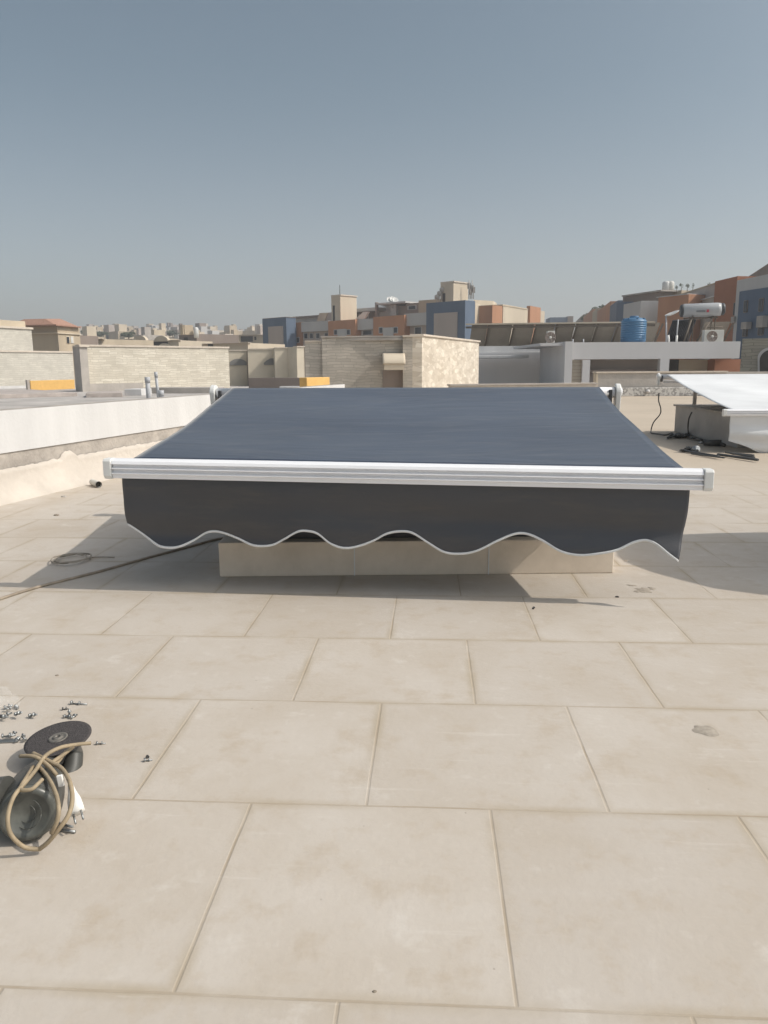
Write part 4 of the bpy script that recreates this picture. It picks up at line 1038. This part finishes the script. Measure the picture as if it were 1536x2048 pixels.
pts = [FB.at(652, 645, 1.9), FB.at(660, 624, 1.9), FB.at(673, 623, 1.9), FB.at(673, 645, 1.9)]; MB().prism(pts, -FB.n*1.5).build('gable_side', M['mauve'], t)
pts = [FB.at(716, 637, 2.2), FB.at(731, 623.5, 2.2), FB.at(741, 623, 2.2), FB.at(733, 637, 2.2)]; MB().prism(pts, -FB.n*.4).build('sunlit_slope', M['white'], t)
# roof stair towers
FT = Facade(672, 112, 686, 111)
def tower(xa, xm, yt, yb, Y, w, d, lab):
    p = P(xm, yb, Y); u1 = FC.u; n1 = FC.n
    t = thing('roof_stair_tower', lab, 'building', (p.x, p.y, ZB), 'square stair towers on the apartment roofs')
    zt = P(xm, yt, Y).z; 
    MB().obox((p.x, p.y, 0), -u1*w, -n1*d, (0, 0, zt)).build('shaft', M['beige'], t); MB().obox((p.x+.08, p.y-.08, zt), -u1*(w+.15), -n1*(d+.1), (0, 0, .15)).build('roof_slab', M['copings'], t)
    q = Vector((p.x, p.y, zt-3.2))-u1*w*.62+n1*.01; MB().obox(q, -u1*w*.2, n1*.03, (0, 0, 2)).build('door', M['shade'], t)
    return t, p, zt
t, p, zt = tower(672, 686, 590, 618, 103, 1.75, 3.0, 'smaller left stair tower with thin mast on the apartment roof')
q = Vector((p.x, p.y, zt))-FC.u*.6-FC.n*.5; MB().tube([q, q+Vector((0, 0, 1.4))], .045, 6).build('mast', M['darkmetal'], t)
t, p, zt = tower(892, 912, 566, 600, 96, 2.0, 2.9, 'taller right stair tower above the large blue frame')
tw = t
for k, (du, dh, h_) in enumerate([(3.3, -1.3, 2.0), (3.7, -2.0, 1.5), (4.0, -1.0, .8), (4.3, -2.2, 2.0)]):
    q = P(943+k*3, 600, 97); tag(MB().tube([q, q+Vector((0, 0, [2.2, 1.2, 2.2, 1.6][k]))], .05, 6).obox(q+Vector((-.2, 0, [1.2, .5, .9, .7][k])), (.4, 0, 0), (0, .1, 0), (0, 0, .7)).build('antenna', M['concrete']), 'mobile phone antenna pole right of the taller stair tower', 'antenna', 'antenna poles by the taller stair tower')
for k in range(3):
    q = P(889-k*5, 590+k*7, 97); tag(MB().tube([q+Vector((0, 0, -.8)), q+Vector((0, 0, .8))], .06, 6).lathe(q+Vector((0, 0, .2)), (0, 0, 1), [(.1, 0), (.28, .1), (.28, .5), (.1, .6)], 8).build('antenna', M['concrete']), 'small dark antenna stepping down left of the taller stair tower', 'antenna', 'antennas left of the taller stair tower')
# pergola, boxes behind
t = apt('roof_pergola', 'open white walled roof terrace with flat canopy and small dishes', 'building', 790)
bpart('back_wall', 'white', t, 758, 786, 612, 633, -1.2, .3); bpart('post', 'umber', t, 755, 758, 604.5, 640, 1.0, .4, ZB); bpart('canopy_slab', 'greyw', t, 755, 816, 604.5, 608, 1.0, 4)
bpart('wall', 'greyw', t, 786, 797, 610, 640, 0, 3, ZB); bpart('dark_bay', 'umber', t, 797, 817, 612, 640, -.4, 3, ZB)
for k, (px, py) in enumerate([(784, 601), (790, 600), (795, 602)]):
    q = P(px, py, 104); tag(MB().lathe(q, (.3, -.8, .5), [(.05, 0), (.3, .08), (.42, .2), (.40, .2), (0, .06)], 14).tube([q, q+Vector((0, 0, -1.0))], .04, 6).build('satellite_dish', M['dish']), ['left', 'middle', 'right'][k]+' one of the three small white dishes on the terrace canopy', 'satellite dish', 'dishes on the terrace canopy')
t = apt('roof_room', 'dark grey roof room left of the beige roof room', 'building', 830); bpart('wall', 'umber', t, 817, 843, 607, 640, .2, 4, ZB); FB.window(t, 820, 838, 612, 620, .2)
t = apt('roof_room', 'beige roof room left of the large blue frame with bright front ledge', 'building', 866); bpart('wall', 'tan', t, 842, 891, 600.5, 640, .8, 4, ZB); bpart('ledge', 'white', t, 889, 912, 597, 604, 1.4, 1.5)
# right continuation: lit ends
t = apt('beige_wing', 'beige wing with slanting shadow right of the large blue frame', 'building', 955)
p0, p1 = P(947, 606, 97), P(962, 610, 100); MB().obox((p0.x, p0.y, ZB), (p1.x-p0.x, p1.y-p0.y, 0), (.8, 4, 0), (0, 0, p0.z-ZB)).build('wall', M['beige'], t)
p0, p1 = P(953, 602, 104), P(992, 604, 106); MB().obox((p0.x, p0.y, ZB), (p1.x-p0.x, p1.y-p0.y, 0), (.8, 4, 0), (0, 0, p0.z-ZB)).build('rear_wall', M['beige'], t)
t = apt('orange_cube', 'orange cube block with bright right side right of the large blue frame', 'building', 985)
p = P(990, 613, 95); w = 27/1530*95/.86; MB().obox((p.x, p.y, ZB), -FC.u*w, -FC.n*2.1, (0, 0, p.z-ZB)).build('wall', M['orange'], t)
FD = Facade(1012, 99, 1092, 112)
t = thing('beige_apartment', 'sunlit beige apartment wall with an orange strip at its right end', 'building', FD.base(1040, ZB), 'coloured blocks of the apartment row')
FD.part('wall', 'beige', t, 1010, 1093, 619, 700, 0, 4, ZB); FD.part('orange_strip', 'orange', t, 1064, 1085, 617, 700, .3, .5, ZB)
FD.part('wall_cap', 'tan', t, 1010, 1064, 617.5, 619.2, .05, .5)
q = P(1023, 618, 100); 
# ---- receding coloured blocks on the right
FR1 = Facade(1155, 190, 1250, 95)
t = thing('orange_terrace_house', 'long orange and grey terrace climbing to the right behind the panel rack', 'building', FR1.base(1200, ZB), 'coloured blocks on the right')
for k, (xa, xb, ya, mt) in enumerate([(1155, 1170, 642, 'umber'), (1170, 1188, 633, 'orange'), (1188, 1198, 627, 'tan'), (1198, 1223, 620, 'orange'), (1223, 1238, 614, 'blue')]):
    FR1.part('wall', mt, t, xa, xb, ya, 700, .1*k, 3, ZB)
t = thing('dark_blue_bay', 'dark blue shaded bay left of the pale grey wall on the right', 'building', P(1243, 690, 88)[:2]+(ZB,), 'coloured blocks on the right')
ff = Facade(1236, 90, 1252, 88); ff.part('wall', 'blue', t, 1236, 1251, 611, 700, 0, 3, ZB)
FG = Facade(1250, 76, 1320, 84)
t = thing('pale_grey_house', 'pale grey wall with dark set back storey behind the blue water tank', 'building', FG.base(1290, ZB), 'coloured blocks on the right')
ff = Facade(1250, 80, 1284, 76); ff.part('wall', 'greyw', t, 1250, 1284, 612, 700, 0, 4, ZB)
ff = Facade(1284, 76, 1319, 76); ff.part('front_wall', 'greyw', t, 1284, 1319, 609, 700, 0, 4, ZB)
ff = Facade(1250, 90, 1325, 84); ff.part('dark_storey', 'umber', t, 1250, 1326, 594, 640, 0, 4, ZB); ff.part('roof_slab', 'concrete', t, 1249, 1327, 591.5, 594.3, .5, 5)
t = thing('orange_house', 'bright orange house block left of the solar water heater', 'building', P(1350, 690, 72)[:2]+(ZB,), 'coloured blocks on the right')
ff = Facade(1319, 74, 1379, 71); ff.part('wall', 'orange', t, 1319, 1379, 599, 700, 0, 5, ZB); ff.part('grey_trim', 'greyw', t, 1318, 1380, 597.5, 599.4, .1, 5)
t = thing('beige_house', 'beige house with bright ledge directly above the solar water heater', 'building', P(1405, 690, 68)[:2]+(ZB,), 'coloured blocks on the right')
ff = Facade(1360, 80, 1440, 68); ff.part('wall', 'mauve', t, 1362, 1440, 586, 700, 0, 5, ZB); ff.part('roof_edge', 'tan', t, 1360, 1440, 584.5, 586.5, .1, .5)
ff.part('ledge', 'white', t, 1404, 1430, 603.5, 605.5, .5, .6); ff.part('lower_wall', 'concrete', t, 1379, 1440, 606, 700, .3, .3, ZB)
ff = Facade(1325, 86, 1362, 84); t2 = thing('beige_house', 'low beige roof wall carrying the white roof tanks', 'building', P(1340, 690, 85)[:2]+(ZB,), 'coloured blocks on the right'); ff.part('wall', 'tan', t2, 1325, 1364, 590, 700, 0, 5, ZB)
for k, px in enumerate((1337, 1345)):
    q = P(px, 592, 87); tag(MB().lathe(q, (0, 0, 1), [(.42, 0), (.42, 1.0), (.3, 1.15), (0, 1.2)], 16).build('roof_tank', M['acwhite' if k else 'dish']), ['left', 'right'][k]+' one of two small white tanks on the distant beige roof', 'water tank', 'white tanks on the distant roof')
def shrub(lab, px, py, Y, r, h, seed, trunk=False, n=260, cat='shrub', name='roof_shrub', group=None):
    rn = random.Random(seed); c = P(px, py, Y); t = thing(name, lab, cat, c[:], group); m_ = MB(); lobes = [(Vector((rn.uniform(-.6, .6)*r, rn.uniform(-.6, .6)*r, rn.uniform(.35, .85)*h)), rn.uniform(.35, .6)) for _ in range(6)]
    for k in range(n):
        lc, lr = rn.choice(lobes); d = Vector((rn.gauss(0, 1), rn.gauss(0, 1), rn.gauss(0, 1))).normalized()*rn.random()**.4
        p = c+lc+Vector((d.x*r*lr, d.y*r*lr, d.z*h*lr*.6)); a_ = Vector((rn.uniform(-1, 1), rn.uniform(-1, 1), rn.uniform(-1, 1))).normalized(); b_ = a_.orthogonal().normalized(); s_ = r*.13
        m_.add([p-a_*s_, p+b_*s_*.7, p+a_*s_, p-b_*s_*.7], [(0, 1, 2, 3)])
    m_.build('crown', M['leaf'], t); MB().tube([c+Vector((0, 0, -.2)), c+Vector((0, 0, h*.5))], [r*.08+.02, r*.04+.01], 6).build('trunk', M['bark'], t); return t
for k, (px, w) in enumerate([(1358, 6), (1368, 7), (1380, 8), (1391, 5)]):
    shrub(['first', 'second', 'third', 'fourth'][k]+' of the four roof shrubs right of the white tanks, counted from the left', px, 590 if k == 0 else 586, 80, w/1530*80*.6, .55, k, group='potted shrubs on the distant beige roof')
shrub('single small round roof shrub above the beige house', 1424, 586, 72, .22, .55, 11, group=None)
# trees on the slope
for k, (px, py, Y, r, h, lab) in enumerate([(1180, 636, 165, 3.2, 3.4, 'leftmost dusty green tree above the orange terrace'), (1202, 628, 150, 3.0, 3.6, 'middle dusty green tree above the orange terrace'), (1222, 620, 135, 2.6, 2.8, 'rightmost dusty green tree above the orange terrace')]):
    shrub(lab, px, py+14, Y, r*.6, h*.5, 30+k, cat='tree', name='tree', n=500, group='trees above the orange terrace')
ff = Facade(1104, 210, 1147, 210); t = thing('blue_roofed_house', 'distant blue grey block left of the climbing terrace', 'building', P(1125, 690, 210)[:2]+(ZB,)); ff.part('wall', 'blue', t, 1104, 1143, 639, 700, 0, 8, ZB); ff.part('roof_box', 'umber', t, 1139, 1150, 637, 700, .3, 3, ZB)
# ---- big coloured block at the right edge
FE = Facade(1436, 51.9, 1536, 47.0)
t = thing('coloured_apartment_block', 'tall orange and blue apartment block with white frame at the right edge', 'building', FE.base(1490, ZB))
def epart(*a, **k): return FE.part(*a, **k)
def slant(name, mat, x0, x1, y0, y1, yb, off, d):
    m_ = MB(); a, b = FE.at(x0, y0, off), FE.at(x1, y1, off); c, e = FE.at(x1, yb, off), FE.at(x0, yb, off)
    c.x, c.y, e.x, e.y = b.x, b.y, a.x, a.y
    if yb > 690: c.z = e.z = ZB
    m_.prism([a, b, c, e], -FE.n*d); return m_.build(name, M[mat], t)
slant('orange_wall', 'rust', 1436, 1481, 571, 561, 700, 0, 6)
slant('white_frame', 'greyw', 1480, 1640, 569.5, 540, 700, .25, 6)
slant('blue_wall', 'blue', 1484.5, 1640, 592, 570, 700, .29, .04)
for (xa, xb, ya, yb) in ((1471, 1477, 614, 640),): 
    w = epart('window', 'umber', t, xa, xb, ya, yb, .03, .1); epart('pane', 'window', w, xa+.7, xb-.7, ya+1, yb-1, .05, .05)
for (xa, xb, ya, yb) in ((1492, 1499, 610, 634), (1522, 1530, 606, 632), (1489, 1498, 662, 682), (1520, 1530, 660, 680), (1470, 1477, 658, 684)):
    w = epart('window', 'umber', t, xa, xb, ya, yb, .36 if xa > 1480 else .03, .1); epart('pane', 'window', w, xa+.7, xb-.7, ya+1, yb-1, .38 if xa > 1480 else .05, .05)
for (xa, xb, ya, yb, nm) in ((1486, 1497, 653, 667, 'lower left'), (1517, 1530, 641, 664, 'larger right'), (1466, 1472, 642, 655, 'narrow')):
    o = FE.box(MB(), xa, xb, ya, yb, .75 if xa > 1480 else .4, .35).build('air_conditioner', M['concrete'], bevel=.02)
    tag(o, nm+' air conditioner box hanging on the apartment block at the right edge', 'air conditioner', 'outdoor air conditioner units')
FE2 = Facade(1500, 62, 1560, 54); m_ = MB(); pts = [FE2.at(1496, 566), FE2.at(1545, 535), FE2.at(1640, 500), FE2.at(1640, 580), FE2.at(1496, 580)]
tag(m_.prism(pts, -FE2.n*4).build('sloped_roof', M['umber']), 'dark sloping roof rising behind the apartment block at the right edge', 'roof')

# ---- left villa and stone block
f = Facade(118, 74, 166, 76)
t = thing('villa', 'beige villa with small red tiled tower roof and arched windows at the left', 'house', f.base(120, ZB))
fv = Facade(118, 76, 166, 80)
fv.part('tower', 'tan', t, 121, 165, 645, 700, 0, 5, ZB); fv.part('cornice', 'beige', t, 120, 166, 658.5, 660.5, .15, 5.3); fv.part('eaves', 'redtile', t, 117, 167.5, 643, 645.5, .4, 6)
a, b = fv.at(118, 643.5, .4), fv.at(167, 643.5, .4); u = b-a; d_ = -fv.n*6; hh = fv.at(140, 632).z-a.z
c4 = [a, b, b+d_, a+d_]; t4 = [a+u*.2+d_*.3, a+u*.8+d_*.3, a+u*.8+d_*.7, a+u*.2+d_*.7]; t4 = [v+Vector((0, 0, hh)) for v in t4]
for v in c4: v.z = a.z
MB().add(c4+t4, [(0, 1, 5, 4), (1, 2, 6, 5), (2, 3, 7, 6), (3, 0, 4, 7), (4, 5, 6, 7)]).build('hip_roof', M['redtile'], t)
for xa, mt in ((138, 'window'), (146, 'dish')): 
    w = fv.part('window', 'beige', t, xa-.6, xa+6.6, 664, 679, .05, .1); fv.part('pane', mt, w, xa+.5, xa+5, 666, 678.5, .08, .05)
fv2 = Facade(70, 80, 121, 78)
fv2.part('side_block', 'umber', t, 72, 122, 662, 700, -1.5, 5, ZB); fv2.part('lower_roof', 'redtile', t, 84, 112, 645, 656, -.8, 3); fv2.part('upper_wall', 'tan', t, 84, 108, 655, 663, -.6, 3)
fv2.part('column', 'beige', t, 86, 91, 662, 700, -.3, .5, ZB); fv2.part('column', 'beige', t, 110, 117, 650, 700, .0, .8, ZB); fv2.part('balcony', 'beige', t, 91, 113, 681, 686, -.2, 1.0); fv2.part('balcony_wall', 'tan', t, 70, 86, 664, 672, -.8, .6)
f = Facade(-70, 55, 68, 61)
t = thing('stone_block', 'pale stone roof block with sand coloured cap at the far left', 'house', f.base(20, 0)); f.part('wall', 'stoneF', t, -70, 69, 645, 700, 0, 5, ZB); f.part('cap', 'sandb', t, -70, 55, 629, 641.5, -.3, 4); f.part('cornice', 'copings', t, -71, 71, 641.5, 645.5, .12, 5.3)

# ---- middle distance arched houses, left of the blue frame
def arched_house(lab, xa, xb, yt, yb, Y, mat, openings, arches=(), YR=None):
    ff = Facade(xa, Y, xb, YR or Y*.97); t = thing('arched_house', lab, 'house', ff.base((xa+xb)/2, ZB), 'beige houses with arched gables')
    ff.part('wall', mat, t, xa, xb, yt, yb, 0, 7, ZB); ff.part('coping', 'copings', t, xa, xb, yt-.8, yt+.2, .2, .6)
    for (a, b, c, d) in openings: ff.part('opening', 'shade', t, a, b, c, d, .04, .1)
    for (cx, w, yb_, h) in arches:
        pts = [ff.at(cx-w/2, yb_, .3)] + [ff.at(cx-w/2*math.cos(math.pi*j/12), yb_-h*math.sin(math.pi*j/12), .3) for j in range(13)] + [ff.at(cx+w/2, yb_, .3)]
        MB().prism(pts, -ff.n*.5).build('arched_gable', M['beige'], t)
    return t
arched_house('wide sand coloured house left of the left blue frame', 398, 535, 667, 700, 132, 'sandb', [(441, 466, 669, 679), (486, 510, 669, 680), (513, 517, 670, 677)], [(473, 22, 686, 12)], YR=131)
arched_house('low beige annex in front of the wide sand coloured house', 408, 500, 683, 700, 86, 'beige', [(520-100, 430, 682.5, 690)], [])
arched_house('beige house with two round gables above the long stone wall', 270, 362, 676, 700, 105, 'beige', [(284, 306, 676, 688), (312, 340, 678, 688)], [(283, 26, 676, 11), (326, 28, 677, 11), (332, 22, 689, 8)])
arched_house('dark fronted house left of the wide sand coloured house', 362, 398, 664, 700, 112, 'umber', [(372, 380, 670, 684)])
arched_house('low shaded house above the left part of the long stone wall', 190, 270, 673, 700, 120, 'umber', [(205, 215, 677, 684), (240, 262, 676, 685)])
arched_house('small pale annex between villa and long stone wall', 166, 208, 672, 700, 92, 'sandb', [(176, 186, 676, 684)])
q = P(397, 664, 108); tag(MB().lathe(q, (0, 0, 1), [(.32, -.5), (.34, .2), (.34, .75), (.2, .95), (0, 1.0)], 16).build('water_tank', M['dish']), 'single white water tank on the dark fronted house in the left distance', 'water tank')
q0 = P(373, 664, 107); t = thing('roof_stair_tower', 'beige roof stair room left of the white water tank', 'building', q0[:], 'square stair towers on the apartment roofs'); MB().obox(q0-FC.u*.3, -FC.u*.7-FC.n*0, -FC.n*1.4, (0, 0, 1.3)).obox(q0-FC.u*.3-FC.n*.2, FC.u*.1, -FC.n*1.4, (0, 0, 1.3)).build('stair_room', M['tan'], t)
# ---- far town: individual houses
rn = random.Random(21)
mats_ = ['sandb', 'tan', 'beige', 'umber', 'greyw', 'concrete', 'cream', 'umber', 'beige', 'tan', 'mauve']
FU = FC.u; FN = FC.n
for k in range(150):
    px = rn.uniform(150, 545); 
    row = rn.choice([0, 0, 1, 1, 2]); Y = [rn.uniform(360, 460), rn.uniform(260, 340), rn.uniform(180, 240)][row]
    ytop = [rn.uniform(648, 657), rn.uniform(653, 665), rn.uniform(660, 676)][row] + (6 if px > 410 else 0)*(1 if row == 0 else .6)
    p = P(px, ytop, Y); w = rn.uniform(3.5, 9.5); dd = rn.uniform(4, 8); g = HILL(p.x, p.y)-1
    if p.z-g < 3: g = p.z-6
    lab = ['tiny beige flat roofed house on the skyline of the far town', 'small flat roofed house in the middle rows of the far town', 'small house in the nearest row of the far town'][row]
    t = thing('town_house', lab, 'house', (p.x, p.y, g), ['skyline houses of the far town', 'middle row houses of the far town', 'near row houses of the far town'][row])
    mt = M[rn.choice(mats_)]; H_ = p.z-g
    MB().obox((p.x, p.y, g), -FU*w, -FN*dd, (0, 0, H_)).build('wall', mt, t)
    if rn.random() < .8:
        ww = w*rn.uniform(.25, .5); o_ = Vector((p.x, p.y, p.z))-FU*w*rn.uniform(.05, .45)-FN*dd*rn.uniform(.1, .4)
        MB().obox(o_, -FU*ww, -FN*ww, (0, 0, rn.uniform(1.2, 2.8))).build('roof_room', M[rn.choice(mats_)], t)
    for s_ in range(rn.randint(1, 4)):
        o_ = Vector((p.x, p.y, p.z-rn.choice([2.2, 2.4, 5.2])))-FU*w*rn.uniform(.1, .85)+FN*.05
        MB().obox(o_, -FU*rn.uniform(.8, 1.8), -FN*.1, (0, 0, 1.3)).build('window', M['shade'], t)
for k, (px, py, Y, r, h) in enumerate([(186, 668, 230, 3.0, 2.6), (205, 669, 235, 2.6, 2.0), (262, 671, 200, 2.2, 1.6), (350, 668, 260, 2.6, 1.8)]):
    shrub('dark tree standing among the far town houses', px, py, Y, r, h, 60+k, cat='tree', name='tree', n=350, group='dark trees in the far town')

# ---- dusty air
def haze():
    m = bpy.data.materials.new('dusty air'); m.use_nodes = True; nt = m.node_tree
    nt.nodes.remove(nt.nodes['Principled BSDF']); v = nt.nodes.new('ShaderNodeVolumePrincipled')
    v.inputs['Color'].default_value = (.86, .87, .90, 1); v.inputs['Density'].default_value = .0014; v.inputs['Anisotropy'].default_value = .2
    nt.links.new(v.outputs[0], nt.nodes['Material Output'].inputs['Volume'])
    o = MB().box(-1520, -80, -22, 1520, 1860, 60).build('haze', m); tag(o, kind='stuff')
haze()
